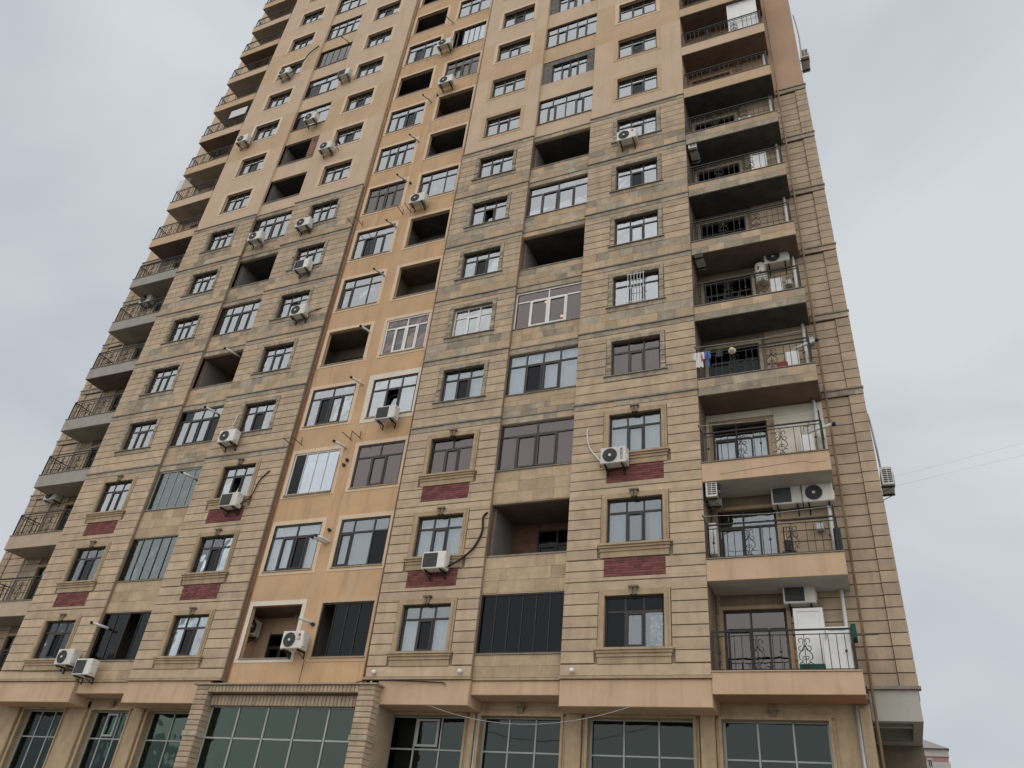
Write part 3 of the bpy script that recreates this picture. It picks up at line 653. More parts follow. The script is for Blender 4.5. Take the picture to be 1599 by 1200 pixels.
# ------------------------------------------------------------------ balconies
BAL = MB(); BAL.box(-0.009, 0.009, -0.009, 0.009, -0.44, 0.44); BALM = BAL.mesh('baluster', 'iron')[0]
def arc(cx, cz, r, a0, a1, n=8): return [(cx + r * math.cos(math.radians(a0 + (a1 - a0) * i / n)), 0, cz + r * math.sin(math.radians(a0 + (a1 - a0) * i / n))) for i in range(n + 1)]
sb = MB()
for s in (-1, 1):
    def mir(P): return [(s * p[0], p[1], p[2]) for p in P]
    sb.tube(mir([(0.01, 0, -0.40)] + arc(0.10, -0.33, 0.07, 250, 30, 6) + [(0.07, 0, -0.22)] + arc(0.0, -0.12, 0.16, -20, 60, 5) + [(0.02, 0, 0.13)]), 0.011, 5)
    sb.tube(mir(arc(0.09, 0.08, 0.06, 180, 470, 9)), 0.010, 5)
    sb.tube(mir([(0.0, 0, 0.10), (0.05, 0, 0.20)] + arc(0.08, 0.27, 0.055, 210, -60, 8)), 0.010, 5)
    sb.tube(mir(arc(0.035, -0.15, 0.035, 200, 520, 8)), 0.009, 5)
sb.tube([(0, 0, -0.43), (0, 0, 0.43)], 0.010, 5)
SCR = sb.mesh('scroll_ornament', 'iron')[0]
SHEET = {}
def balcony(side, k):
    x0, x1 = (2.875, 6.42) if side == 'J' else (-27.35, -24.055)
    z = zf(k); zt, zb = z - 0.65, z - 1.27 if k > 1 else z - 1.19
    body = ('plaster_band' if side == 'J' else 'trim_pale') if k < 4 else 'slab_grey' if side == 'A' and k < 9 else 'concrete' if k < 9 else 'plaster_tan' if k % 2 else 'plaster_light'
    und = {1: 'plaster_dark', 2: 'ceil_white', 3: 'ceil_white', 4: 'ceil_brown', 5: 'ceil_shaded', 6: 'ceil_brown', 7: 'ceil_shaded', 8: 'ceil_shaded', 9: 'ceil_shaded', 10: 'ceil_brown', 11: 'ceil_brown'}.get(k, 'ceil_brown') if side == 'J' else ('concrete' if k % 3 else 'ceil_brown') if k > 3 else 'concrete'
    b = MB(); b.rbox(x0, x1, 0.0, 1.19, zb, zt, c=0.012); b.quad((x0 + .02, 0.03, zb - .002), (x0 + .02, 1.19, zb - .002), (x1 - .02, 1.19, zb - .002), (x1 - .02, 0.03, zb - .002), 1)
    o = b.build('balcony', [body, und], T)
    box_part('slab_edge', x0, x1 + 0.01, -0.03, 0.06, zt + 0.002, zt + 0.028, 'ledge' if k > 1 else 'plaster_band', o)
    e0, e1 = x0 + 0.04, x1 - 0.10; yr = 0.06; zb2, h = zt + 0.028, 1.0
    outer = e1 if side == 'J' else e0
    b = MB(); b.box(e0, e1, yr - .02, yr + .02, zb2 + h - .02, zb2 + h + .02); b.box(outer - .02, outer + .02, yr + .021, 1.18, zb2 + h - .02, zb2 + h + .018); b.build('top_rail', 'iron', o)
    
    for za, zc, nm in ((h - .125, h - .105, 'middle_rail'), (.03, .05, 'bottom_rail')):
        b = MB(); b.box(e0, e1, yr - .012, yr + .012, zb2 + za, zb2 + zc); b.box(outer - .011, outer + .011, yr + .011, 1.18, zb2 + za, zb2 + zc - .001); b.build(nm, 'iron', o)
    for x in (e0 + 0.02, e1 - 0.02): box_part('post', x - .025, x + .025, yr - .021, yr + .021, zb2, zb2 + h + .022, 'iron', o)
    if k in (3, 4, 2) and side == 'J':
        for x in (e0 + .02, e1 - .02): b = MB(); b.tube([(x, yr, zb2 + h + .02), (x + (-.1 if x < 4 else .0), yr - .06, zb2 + h + .30)], 0.022, 6); b.build('line_bracket', 'iron', o)
        b = MB(); b.tube([(e0 - .08, yr - .05, zb2 + h + .27), ((e0 + e1) / 2, yr - .05, zb2 + h + .2), (e1 + .02, yr - .05, zb2 + h + .27)], 0.006, 4); b.build('clothes_line', 'pipe_grey', o)
    n = 18; sc = (6, 12); J = MB()
    for i in range(1, n):
        x = e0 + (e1 - e0) * i / n
        if i in sc:
            if k <= 12: put('scroll_ornament', SCR, (x, yr, zb2 + 0.46), o)
            continue
        if i - 1 in sc or i + 1 in sc: continue
        if side == 'J' and k <= 6: put('baluster', BALM, (x, yr, zb2 + 0.46), o)
        else: J.box(x - .010, x + .010, yr - .010, yr + .010, zb2 + .05, zb2 + h - .1)
        if side == 'J' and k <= 6 and i % 4 == 1: J.box(x - .03, x + .03, yr - .024, yr + .024, zb2 + .44, zb2 + .49)
    for i in range(1, 6): y = yr + (1.1 - yr) * i / 6; J.box(outer - .010, outer + .010, y - .01, y + .01, zb2 + .05, zb2 + h - .1)
    if J.v: J.build('railing_bars', 'iron', o, kind='stuff')
    # door in the back wall and its surround
    d = doors(k, side)
    gm = 'g_brown' if k == 1 else 'g_clear' if k < 4 else 'g_dark'; cur = {1: 'wp', 2: 'g', 3: 'w', 4: 'g', 5: 'gp'}.get(k, 'n')
    window(d[0], d[1], d[2], d[3], 1.30, 'D2', 'frame', gm, cur, name='balcony_door')
    surround(d[0], d[1], d[2], d[3], 0.10, 1.24, 0.07, 'trim' if k < 4 else 'grey' if k < 9 else 'plaster_pink', False, 'door_surround')
for k in range(1, 13): balcony('J', k)
for k in range(1, 18): balcony('A', k)
box_part('wall_paint', 4.96, 6.4, 1.185, 1.196, 5.40, 7.70, 'white_wall', T); box_part('wall_paint', 2.88, 2.955, 1.18, 1.196, 5.40, 7.70, 'white_wall', T); box_part('wall_paint', 2.96, 4.95, 1.185, 1.196, 7.45, 7.70, 'white_wall', T)
b = MB(); b.tube([(3.4, 0.001, 4.93), (4.3, 0.001, 5.0), (5.1, 0.001, 5.06), (5.75, 0.001, 5.08), (5.95, 0.001, 5.0), (6.3, 0.001, 5.02)], .009, 4); b.build('crack', 'groove', T)
REST.build('pane', RESTM, T, kind='stuff')
# ------------------------------------------------------------------ pipes on the tower
b = MB(); b.tube([(6.56, 1.06, -G + 0.2), (6.56, 1.06, 20), (6.56, 1.06, ZT - 1)], 0.034, 8); b.build('downpipe', 'pipe_brown', T, smooth=True)
b = MB(); b.tube([(-7.62, 0.13, -0.9), (-7.62, 0.13, ZT - 1)], 0.04, 8); b.build('downpipe', 'pipe_brown', T, smooth=True)
b = MB(); b.tube([(-12.99, 0.13, -0.9), (-12.99, 0.13, ZT - 1)], 0.03, 8); b.build('downpipe', 'pipe_brown', T, smooth=True)
b = MB(); b.tube([(-27.25, 1.06, -G + 0.2), (-27.25, 1.06, ZT - 1)], 0.05, 8); b.build('downpipe', 'pipe_grey', T, smooth=True)
b = MB(); b.tube([(6.15, 0.92, -1.22), (6.15, 0.92, -G + 0.1)], 0.05, 8); b.build('downpipe', 'pipe_grey', T, smooth=True)
for k in range(1, 10):
    b = MB(); b.tube([(6.19, 1.05, zf(k) - 0.64), (6.19, 1.05, zf(k) + 1.70)], 0.05, 8); b.build('downpipe', 'pipe_white', T, smooth=True)
b = MB(); b.tube([(-7.16, -0.12, -0.86), (-7.14, -0.14, -1.6), (-7.0, 0.0, -3.2), (-6.98, 0.0, -G + .1)], 0.03, 8); b.build('conduit', 'surround_light', T, smooth=True)
b = MB(); b.tube([(-4.02, 0.92, -1.25), (-4.02, 0.92, -G + .1)], 0.03, 8); b.build('downpipe', 'pipe_grey', T, smooth=True)
def flue(x, z, y, dx=-0.25, m='pipe_white', r=0.048, cap=True, dz=0.04):
    b = MB(); b.tube([(x, y + .15, z), (x + dx * .5, y - 0.25, z + dz * .5), (x + dx, y - 0.5, z + dz)], r, 10); o = b.build('flue_pipe', m, T, smooth=True)
    if cap:
        b = MB(); b.tube([(x + dx, y - .5, z + dz), (x + dx * 1.12, y - .58, z + dz * 1.12)], r * 1.08, 10); b.build('flue_cap', 'iron', o)
for a in ((-19.4, 1.15, .17), (-17.6, 7.2, .17), (-17.65, 10.35, .17), (-17.75, 13.5, .17), (-10.05, 1.05, .2), (-10.35, 7.7, .2), (-10.1, 3.9, .2), (-10.25, 3.85, .2), (-10.3, 10.6, .2), (-10.55, 13.3, .3)): flue(*a)
for a in ((-10.5, 19.4, .2), (-10.55, 22.5, .2), (-10.4, 25.4, .2), (-10.2, 28.5, .2), (-9.95, 35.6, .2), (-10.5, 16.4, .2), (-17.55, 37.6, .17)): flue(*a, dx=-0.28, m='pipe_grey', r=0.04)
b = MB()
for x, z in ((-10.2, 7.15), (-10.3, 6.95), (-10.25, 4.35), (-10.0, 1.0), (-10.35, 22.3), (-9.95, 28.9), (-15.9, 27.6)): b.tube([(x, 0.10, z), (x, 0.21, z)], 0.06, 10)
b.build('vent_hole', 'iron', T, kind='stuff')
def cable(name, pts, r, m): b = MB(); b.tube(pts, r, 6); return b.build(name, m, T, smooth=True)
cable('conduit', [(-10.0, 0.14, -0.15), (-10.02, 0.14, -0.95), (-7.75, 0.14, -0.98)], 0.014, 'rust')
cable('conduit', [(-7.56, 0.0, 1.05), (-7.50, 0.0, -0.75)], 0.016, 'rust')
cable('conduit', [(-10.6, 0.14, 7.4), (-10.62, 0.14, 5.85), (-12.75, 0.14, 5.85)], 0.012, 'rubber')
cable('wall_cable', [(-23.9, -0.03, -0.42), (-21.5, -0.04, -0.46), (-19.9, -0.04, -0.44)], 0.012, 'rubber')
cable('wall_cable', [(-7.6, -0.30, -0.965), (-7.3, -0.2, -0.86), (-5.5, -0.02, -0.86), (-4.75, -0.02, -0.90), (-4.7, -0.02, -0.97)], 0.016, 'rubber')
def hang(p0, p1, sag, n=12): return [(p0[0] + (p1[0] - p0[0]) * i / n, p0[1] + (p1[1] - p0[1]) * i / n, p0[2] + (p1[2] - p0[2]) * i / n - sag * 4 * (i / n) * (1 - i / n)) for i in range(n + 1)]
cable('wall_cable', hang((-5.2, 0.02, -1.50), (0.75, 0.02, -1.50), 0.47), 0.008, 'pipe_grey')
# empty wall brackets
for x, z in ((-10.25, 8.05), (-10.35, 20.2), (-13.0, 8.15), (-13.0, 20.15), (-15.9, 26.55)):
    for d in (0, 0.42): b = MB(); b.tube([(x + d, 0.2, z - .02), (x + d, -0.45, z - .02)], 0.016, 5); b.tube([(x + d, 0.12, z + .28), (x + d, 0.12, z - .03)], 0.016, 5); b.build('wall_bracket', 'iron', T)
# ------------------------------------------------------------------ ground floor
GF = []
bays = [(-23.1, -20.95), (-19.55, -17.7), (-16.8, -13.75), (-7.0, -4.42), (-3.92, -1.46), (-0.68, 2.18), (2.90, 5.48)]
wall('wall', -29.0, 6.46, -G, -1.1, [(a, c, -G + 0.3, -1.58) for a, c in bays] + [(-13.2, -7.35, -G + .02, -1.2)], 1.0, 0.3, ['trim'], None)
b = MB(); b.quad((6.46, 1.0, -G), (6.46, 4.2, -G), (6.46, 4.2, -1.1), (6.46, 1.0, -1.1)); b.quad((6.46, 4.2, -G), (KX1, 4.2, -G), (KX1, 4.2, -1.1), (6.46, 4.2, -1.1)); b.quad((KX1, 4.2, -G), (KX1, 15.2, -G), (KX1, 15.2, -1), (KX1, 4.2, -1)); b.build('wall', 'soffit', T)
for i, (a, c) in enumerate(bays):
    b = MB()
    for w, d in ((0.14, 0.05), (0.07, 0.09)):
        b.box(a - w, a - (w - .07), 1.0 - d, 1.02, -G + .3, -1.58); b.box(c + (w - .07), c + w, 1.0 - d, 1.02, -G + .3, -1.58); b.box(a - w, c + w, 1.0 - d, 1.02, -1.58 + (w - .07), -1.58 + w)
    b.build('window_surround', 'trim', T)
    m = (a + c) / 2; b = MB(); b.box(m - .12, m + .12, 0.86, 1.02, -1.36, -1.30); b.box(m - .08, m + .08, 0.89, 1.02, -1.52, -1.361); b.build('keystone', 'keystone', T)
    n = 3; y = 1.17; zs = [-G + .32, -4.8, -2.49, -1.60]; xs = [a + (c - a) * j / n for j in range(n + 1)]
    b = MB()
    for j, x in enumerate(xs):
        w = .03 if j in (0, n) else .022; x = min(max(x, a + w), c - w); b.box(x - w, x + w, y, y + .07, zs[0], zs[-1])
    for z in zs:
        for j in range(n): b.box(xs[j] + .031, xs[j + 1] - .031, y + .004, y + .06, z - .02, z + .02)
    o = b.build('shop_glazing', 'frame_alu', T)
    for j in range(n):
        for r in range(3):
            b = MB(); b.box(xs[j] + .025, xs[j + 1] - .025, y + .03, y + .04, zs[r] + .02, zs[r + 1] - .02); b.build('pane', 'g_shop' if i > 2 else 'g_green', o)
    if i in (1, 3):
        x0, x1, z0, z1 = xs[1] + .06, xs[2] - .06, -2.42, -1.66; b = MB()
        b.box(x0, x0 + .06, y - .06, y, z0, z1); b.box(x1 - .06, x1, y - .06, y, z0, z1); b.box(x0 + .06, x1 - .06, y - .06, y, z0, z0 + .06); b.box(x0 + .06, x1 - .06, y - .06, y, z1 - .06, z1); b.build('vent_window', 'frame_alu', o)
    b = MB(); b.quad((a - .2, 1.305, -G), (c + .2, 1.305, -G), (c + .2, 1.305, -1.3), (a - .2, 1.305, -1.3)); b.build('shop_blind', 'c_sgrey' if i > 2 else 'c_dgreen', o)
for x0, x1 in ((-24.4, -23.35), (-20.75, -19.8), (-17.5, -17.0), (-4.27, -4.08), (-1.3, -0.85), (2.36, 2.74), (6.2, 6.44)):
    b = MB(); b.rbox(x0, x1, 0.88, 1.02, -G, -1.3, c=.02); b.build('pilaster', 'trim', T)
# entrance portal of banded stone
for x0, x1 in ((-13.66, -13.14), (-7.40, -6.83)):
    z = -1.03
    for i in range(42):
        zb = z - 0.1535
        if zb < -G: break
        big = i == 9
        b = MB(); b.rbox(x0 - (.03 if big else 0), x1 + (.03 if big else 0), -0.35 - (.03 if big else 0), 0.02, zb + (0.0 if big else .016), z, c=.02); b.build('portal_stone', 'stone_side' if not big else 'grey', T)
        z = zb
    b = MB(); b.box(x0 + .03, x1 - .03, -0.32, 1.0, -G, -1.04); b.build('portal_pier', 'stone_side', T)
b = MB(); b.box(-13.75, -6.75, -0.42, 0.22, -1.028, -0.985); b.build('portal_cap', 'grey', T)
b = MB(); b.box(-13.137, -7.403, -0.30, 0.2, -1.25, -1.031); b.box(-13.137, -7.403, -0.05, 0.6, -1.60, -1.252); o = b.build('portal_lintel', 'soffit', T)
b = MB(); n = 41; w = 5.73 / n
for i in range(n):
    x = -13.135 + i * w
    b.rbox(x + .008, x + w - .008, -0.35, -0.30, -1.245, -1.035, c=.018); b.rbox(x + .008, x + w - .008, -0.10, -0.05, -1.595, -1.28, c=.018)
b.build('dentil', 'stone_side', o, kind='stuff')
xs = [-13.137 + 5.734 * j / 5 for j in range(6)]; zs = [-G + .05, -4.6, -2.53, -1.605]
b = MB()
for j, x in enumerate(xs): x = min(max(x, -13.11), -7.43); b.box(x - .026, x + .026, 0.03, 0.10, zs[0], zs[-1])
for z in zs:
    for j in range(5): b.box(xs[j] + .054, xs[j + 1] - .054, .034, .09, z - .026, z + .022)
o = b.build('shop_glazing', 'frame_alu', T)
for j in range(5):
    for r in range(3): b = MB(); b.box(xs[j] + .03, xs[j + 1] - .03, .06, .07, zs[r] + .02, zs[r + 1] - .02); b.build('pane', 'g_green', o)
b = MB(); b.quad((-13.13, .17, -G), (-7.41, .17, -G), (-7.41, .17, -1.61), (-13.13, .17, -1.61)); b.build('shop_blind', 'c_dgreen', o)
# ------------------------------------------------------------------ air conditioners
def text_mesh(s, size):
    cu = bpy.data.curves.new('lettering', 'FONT'); cu.body = s; cu.size = size; cu.extrude = 0.002; cu.align_x = 'CENTER'; cu.align_y = 'CENTER'
    o = bpy.data.objects.new('tmp', cu); COL.objects.link(o); bpy.context.view_layer.update()
    me = bpy.data.meshes.new_from_object(o.evaluated_get(bpy.context.evaluated_depsgraph_get())); bpy.data.objects.remove(o); me.materials.clear(); me.materials.append(M['ink']); return me
def ac_proto(kind, label, loc, rot=0):
    r = thing('air_conditioner', label, 'air conditioner', loc, 'outdoor units of air conditioners hung on the facade', rot)
    x, y, z = loc; w, h, d = .41, .28, .16
    b = MB(); b.rbox(x - w, x + w, y - d, y + d, z - h, z + h, c=.022); b.build('casing', 'ac_white', r)
    cx = x - .10
    if kind == 'round':
        b = MB(); b.tube([(cx, y - d - .012, z), (cx, y - d + .01, z)], .225, 24); g = b.build('fan_grille', 'ac_dark', r)
        b = MB()
        for q in (.08, .12, .16, .20, .23): b.tube([(cx + q * math.cos(a * math.pi / 12), y - d - .016, z + q * math.sin(a * math.pi / 12)) for a in range(25)], .004, 4, caps=False)
        b.build('grille_ring', 'ac_grey', g); b = MB(); b.tube([(cx, y - d - .03, z), (cx, y - d - .01, z)], .045, 12); b.build('fan_hub', 'ac_white', g)
    else:
        b = MB(); b.box(x - .36, x + .14, y - d - .008, y - d + .01, z - .23, z + .23); g = b.build('fan_grille', 'ac_dark', r)
        b = MB()
        for i in range(13): zz = z - .21 + i * .035; b.box(x - .36, x + .14, y - d - .014, y - d - .0085, zz, zz + .008)
        b.build('grille_slat', 'ac_grey', g, kind='stuff')
    b = MB(); b.box(x + w - .02, x + w + .03, y - .10, y + .06, z - .20, z + .05); b.build('valve_cover', 'ac_white', r)
    b = MB()
    for i in range(7):
        for j in range(2): b.box(x - w - .003, x - w + .01, y - .13 + j * .13, y - .02 + j * .13, z - .22 + i * .064, z - .18 + i * .064)
    b.build('side_louvre', 'ac_dark', r, kind='stuff')
    for s in (-1, 1):
        b = MB(); b.box(x + s * .27 - .02, x + s * .27 + .02, y - d, y + d + .14, z - h - .045, z - h - .003); b.box(x + s * .27 - .018, x + s * .27 + .018, y + d + .10, y + d + .14, z - h - .22, z - h - .046)
        b.tube([(x + s * .27, y - d + .05, z - h - .04), (x + s * .27, y + d + .11, z - h - .21)], .012, 4); b.build('bracket', 'iron', r)
    return r
Y0 = -0.30
A1 = ac_proto('round', 'white air conditioner with round fan and vertical black lettering by the brick panel', (0.29, Y0, 5.72))
LIST_R = [(0.54, Y0, 20.78, 'white air conditioner with a small red badge hung below the topmost stone window, right side'),
 (-10.28, Y0 + .1, 0.36, 'white air conditioner with magenta badge between white framed loggia and dark glazing'),
 (-14.35, Y0, 14.87, 'round fan air conditioner at the right corner of a sixth row left wing window'),
 (-15.83, Y0, 20.78, 'round fan air conditioner left under the uppermost stone window of the left wing'),
 (-18.77, Y0, 20.72, 'round fan air conditioner at the left end of a wide grey curtained bay window'),
 (-16.02, Y0, 8.66, 'round fan air conditioner with a white drain tube hanging above it'),
 (-22.87, Y0, 29.88, 'air conditioner left of the window with the white painted surround'),
 (-21.71, Y0, 35.85, 'air conditioner with an arching black hose on the high left plaster wall'),
 (-17.98, Y0, 29.85, 'air conditioner in front of a high bay window, right above a dark loggia'),
 (-16.06, Y0, 26.6, 'air conditioner on the plaster right of the loggia with bare brick'),
 (-9.37, Y0 + .1, 20.45, 'air conditioner on orange plaster above a grey parapet loggia, below a three pane window'),
 (-9.3, Y0 + .1, 29.3, 'air conditioner below the pinkish paned window on orange plaster'),
 (-9.97, Y0 + .1, 33.0, 'topmost air conditioner on orange plaster beside bluish folding glass'),
 (-20.28, Y0, -0.06, 'left one of two low air conditioners above the shop canopy, round fan'),
 (5.95, 0.92, 4.46, 'round fan air conditioner under the balcony ceiling next to a square grille one'),
 (5.66, 0.92, 13.62, 'round fan air conditioner above a white panel beside the peeling water tank'),
 (-26.8, 0.92, 19.5, 'round fan air conditioner on a grey stone balcony at the left edge'),
 (-27.1, 0.92, 7.75, 'shadowed air conditioner on the back wall of a low left balcony')]
for x, y, z, l in LIST_R: dup(A1, (x, y, z), l)
A2 = ac_proto('square', 'white air conditioner with square dark grille and thick black hose under a low window', (-5.48, Y0, 2.70))
for x, y, z, l in ((-14.81, Y0, 5.70, 'square grille air conditioner under a window with a tilted casement, low left wing'),
 (-15.01, Y0, 17.78, 'square grille air conditioner in front of a window beside an open dark loggia'),
 (-8.58, Y0 + .1, 8.70, 'square grille air conditioner under the window in the white painted patch'),
 (-16.6, Y0, 33.3, 'square grille air conditioner just right of a high bay window'),
 (-19.16, Y0, -0.42, 'right one of two low air conditioners above the shop canopy, square grille'),
 (5.14, 0.92, 1.58, 'square grille air conditioner above the tall white balcony cabinet'),
 (5.10, 0.92, 4.46, 'square grille air conditioner under the balcony ceiling, left of a round fan one')): dup(A2, (x, y, z), l)
for x, y, z, l in ((3.12, 0.45, 4.55, 'narrow end of an air conditioner at the left of a balcony with two more units'),
 (3.12, 0.45, 14.0, 'narrow end of an air conditioner at the left of the balcony with the water tank'),
 (3.12, 0.45, 19.8, 'narrow end of an air conditioner at the left of the balcony with the white door'),
 (7.86, 2.2, 5.3, 'lower air conditioner sticking out from the right edge of the tower against the sky'),
 (7.86, 2.2, 26.0, 'upper air conditioner sticking out from the right edge of the tower against the sky')): dup(A1, (x, y, z), l, math.pi / 2)
def letter(root, me, x, z, roty):
    o = bpy.data.objects.new('lettering', me); COL.objects.link(o); o.parent = root; o.location = (x, -0.164, z); o.rotation_euler = (math.pi / 2, roty, 0)
letter(A1, text_mesh('BOSCH', .12), 0.26, 0.02, math.pi / 2)
def find(lab): return [o for o in bpy.data.objects if lab in str(o.get('label', ''))][0]
lg = find('magenta badge'); letter(lg, text_mesh('LG', .10), 0.27, 0.02, 0)
for r in (lg, find('small red badge')):
    b = MB(); b.tube([(0, -.166, 0), (0, -.15, 0)], .05, 14); me, c = b.mesh('badge', 'logo'); o = bpy.data.objects.new('badge', me); COL.objects.link(o); o.parent = r; o.location = (0.26, -.163, .15)
# hoses that belong to the units: parts of them
def hose(root, pts, r, m):
    b = MB(); b.tube(pts, r, 7); return b.build('hose', m, root, smooth=True)
def smooth(pts, n=5):
    out = []; P = [Vector(p) for p in pts]
    for i in range(len(P) - 1):
        p0, p1, p2, p3 = P[max(i - 1, 0)], P[i], P[i + 1], P[min(i + 2, len(P) - 1)]
        for j in range(n):
            t = j / n; out.append(tuple(0.5 * ((2 * p1) + (p2 - p0) * t + (2 * p0 - 5 * p1 + 4 * p2 - p3) * t * t + (3 * p1 - p0 - 3 * p2 + p3) * t ** 3)))
    return out + [tuple(P[-1])]
hose(A1, smooth([(-0.12, -.25, 5.62), (-0.3, -.1, 5.85), (-.62, -.03, 6.3), (-.72, -.03, 6.8), (-.70, -.02, 7.05)]), .025, 'pipe_white')
hose(A2, smooth([(-5.1, -.28, 2.50), (-4.75, -.15, 2.75), (-4.35, -.06, 3.15), (-4.1, -.05, 3.7), (-4.12, -.05, 4.2), (-4.0, -.02, 4.38)]), .035, 'rubber')
hose(find('tilted casement'), smooth([(-14.4, -.25, 5.55), (-14.1, -.1, 5.9), (-13.95, -.05, 6.6), (-13.6, -.03, 7.0)]), .025, 'rubber')
hose(find('arching black'), smooth([(-21.3, -.3, 35.6), (-20.75, -.2, 36.4), (-20.5, -.1, 37.6), (-20.0, -.02, 38.3)]), .035, 'rubber')
hose(find('sixth row'), smooth([(-14.0, -.25, 14.7), (-13.7, -.05, 15.0), (-13.4, .0, 15.1)]), .022, 'rubber')
hose(find('white drain tube'), [(-16.1, -.28, 8.95), (-16.2, -.06, 9.9)], .018, 'pipe_white')
hose(find('lower air conditioner sticking'), smooth([(7.75, 2.2, 5.6), (7.72, 1.9, 6.3), (7.68, 1.8, 7.1), (7.64, 1.7, 7.4)]), .03, 'pipe_grey')
hose(find('upper air conditioner sticking'), smooth([(7.75, 2.2, 26.3), (7.78, 1.9, 27.6), (7.70, 1.8, 29.0)]), .03, 'pipe_grey')
# ------------------------------------------------------------------ things on the balconies
def slab(k): return zf(k) - 0.62
def cabinet(x0, x1, y0, y1, z0, z1, label, leaves=1, name='balcony_cabinet', cat='cabinet', mat='white'):
    t = thing(name, label, cat, ((x0 + x1) / 2, (y0 + y1) / 2, z0))
    b = MB(); b.box(x0, x1, y0 + .02, y1, z0, z1); b.build('carcass', mat, t)
    for i in range(leaves):
        a, c = x0 + (x1 - x0) * i / leaves + .01, x0 + (x1 - x0) * (i + 1) / leaves - .01
        b = MB(); f = .07
        b.box(a, a + f, y0, y0 + .018, z0 + .02, z1 - .02); b.box(c - f, c, y0, y0 + .018, z0 + .02, z1 - .02); b.box(a + f + .001, c - f - .001, y0, y0 + .018, z0 + .02, z0 + .02 + f); b.box(a + f + .001, c - f - .001, y0, y0 + .018, z1 - .02 - f, z1 - .02)
        d = b.build('door', mat, t); b = MB(); b.box(c - .05, c - .03, y0 - .03, y0, (z0 + z1) / 2 - .06, (z0 + z1) / 2 + .06); b.build('handle', 'frame_alu', d)
    return t
cabinet(4.95, 5.68, 0.62, 1.12, slab(1), 1.12, 'tall white cabinet on the lowest right balcony, under an air conditioner')
cabinet(5.70, 6.24, 0.45, 1.0, slab(1), 0.56, 'low white cabinet right of the tall one on the lowest right balcony')
t = tag(box_part('panel_board', 5.62, 6.24, 0.16, 0.20, slab(1) + .01, 0.16, 'white', None), 'white board leaning behind the railing of the lowest right balcony', 'board')
t = tag(box_part('planter_box', 5.0, 5.6, 0.2, 0.42, slab(1), slab(1) + .2, 'green', None), 'dark green trough on the floor of the lowest right balcony', 'planter')
t = thing('cloth_bundle', 'dark green cloth hung over the right end of the lowest balcony railing', 'cloth', (6.36, .2, .2))
b = MB(); b.rbox(6.30, 6.42, 0.03, 0.40, 0.12, 0.50, c=.03); b.build('fold', 'green', t); b = MB(); b.tube([(6.42, .1, .22), (6.9, .0, .2)], .012, 5); b.build('cord', 'green', t)
cabinet(2.90, 3.10, 0.55, 0.95, slab(2) + .35, slab(2) + 1.3, 'narrow white cabinet at the left end of the second balcony')
t = thing('hand_trolley', 'small black two wheeled trolley behind the second balcony railing', 'trolley', (5.05, .3, slab(2)))
b = MB(); b.tube([(4.95, .3, 2.5), (4.97, .25, 3.25), (5.13, .25, 3.25), (5.15, .3, 2.5)], .018, 6); b.box(4.93, 5.17, .15, .38, 2.46, 2.5); b.build('frame', 'iron', t)
for x in (4.9, 5.2): b = MB(); b.tube([(x - .02, .33, 2.48), (x + .02, .33, 2.48)], .10, 14); b.build('wheel', 'rubber', t)
b = MB(); b.rbox(4.98, 5.12, .17, .3, 2.52, 2.85, c=.03); b.build('load', 'tarp', t)
t = tag(MB.build((lambda b: (b.rbox(6.22, 6.40, .25, .9, slab(2), slab(2) + .75, c=.05), b)[1])(MB()), 'tarpaulin', 'tarp'), 'dark tarpaulin bundle at the right end of the second balcony', 'tarpaulin')
def boiler(x, z, label, k):
    t = thing('wall_boiler', label, 'boiler', (x, .95, z)); b = MB(); b.rbox(x - .2, x + .2, .78, 1.15, z - .34, z + .34, c=.03); b.build('casing', 'white', t)
    b = MB(); b.tube([(x, .95, z + .34), (x, .95, z + .42), (x + .15, .8, z + .43), (x + .75, .55, z + .43)], .05, 10); f = b.build('flue', 'pipe_white', t, smooth=True)
    b = MB(); b.tube([(x + .75, .55, z + .43), (x + .84, .52, z + .43)], .056, 10); b.build('flue_cap', 'iron', f)
boiler(5.86, 6.05, 'white wall boiler with a white flue through the third balcony railing', 3)
boiler(5.76, 9.15, 'white wall boiler with a flue on the laundry balcony', 4)
tag(box_part('panel_board', 5.40, 5.77, .32, .36, slab(5), slab(5) + .85, 'white', None), 'white panel behind the railing of the balcony with the water tank', 'board')
t = thing('water_heater', 'round white water tank with peeling rusty coat on a balcony wall', 'water heater', (5.1, .9, 13.05))
b = MB(); b.tube([(5.1, .9, 12.62), (5.1, .9, 12.68), (5.1, .9, 13.42), (5.1, .9, 13.48)], [.14, .20, .20, .12], 16); b.build('tank', 'tankw', t, smooth=True)
b = MB(); b.tube([(5.05, .9, 12.62), (5.05, .9, 12.3), (5.2, .95, 12.2)], .015, 5); b.build('pipe', 'rust', t)
for k, x, l in ((2, 5.88, 'grey gas meter on the wall of the second balcony'), (3, 5.86, 'gas meter above the boiler of the third balcony'), (5, 5.95, 'gas meter right of the white panel on the water tank balcony'), (4, 6.36, 'gas meter at the right end of the laundry balcony')):
    z = zf(k) + (.52 if k != 4 else .95); t = thing('gas_meter', l, 'meter', (x, 1.0, z), 'gas meters on the balconies')
    b = MB(); b.rbox(x - .10, x + .10, .95, 1.15, z - .1, z + .1, c=.02); b.build('casing', 'pipe_grey', t); b = MB(); b.tube([(x - .06, 1.05, z + .1), (x - .06, 1.05, z + .28), (x + .1, 1.05, z + .28), (x + .1, 1.1, z + .5)], .015, 6); b.build('pipe', 'pipe_brown', t)
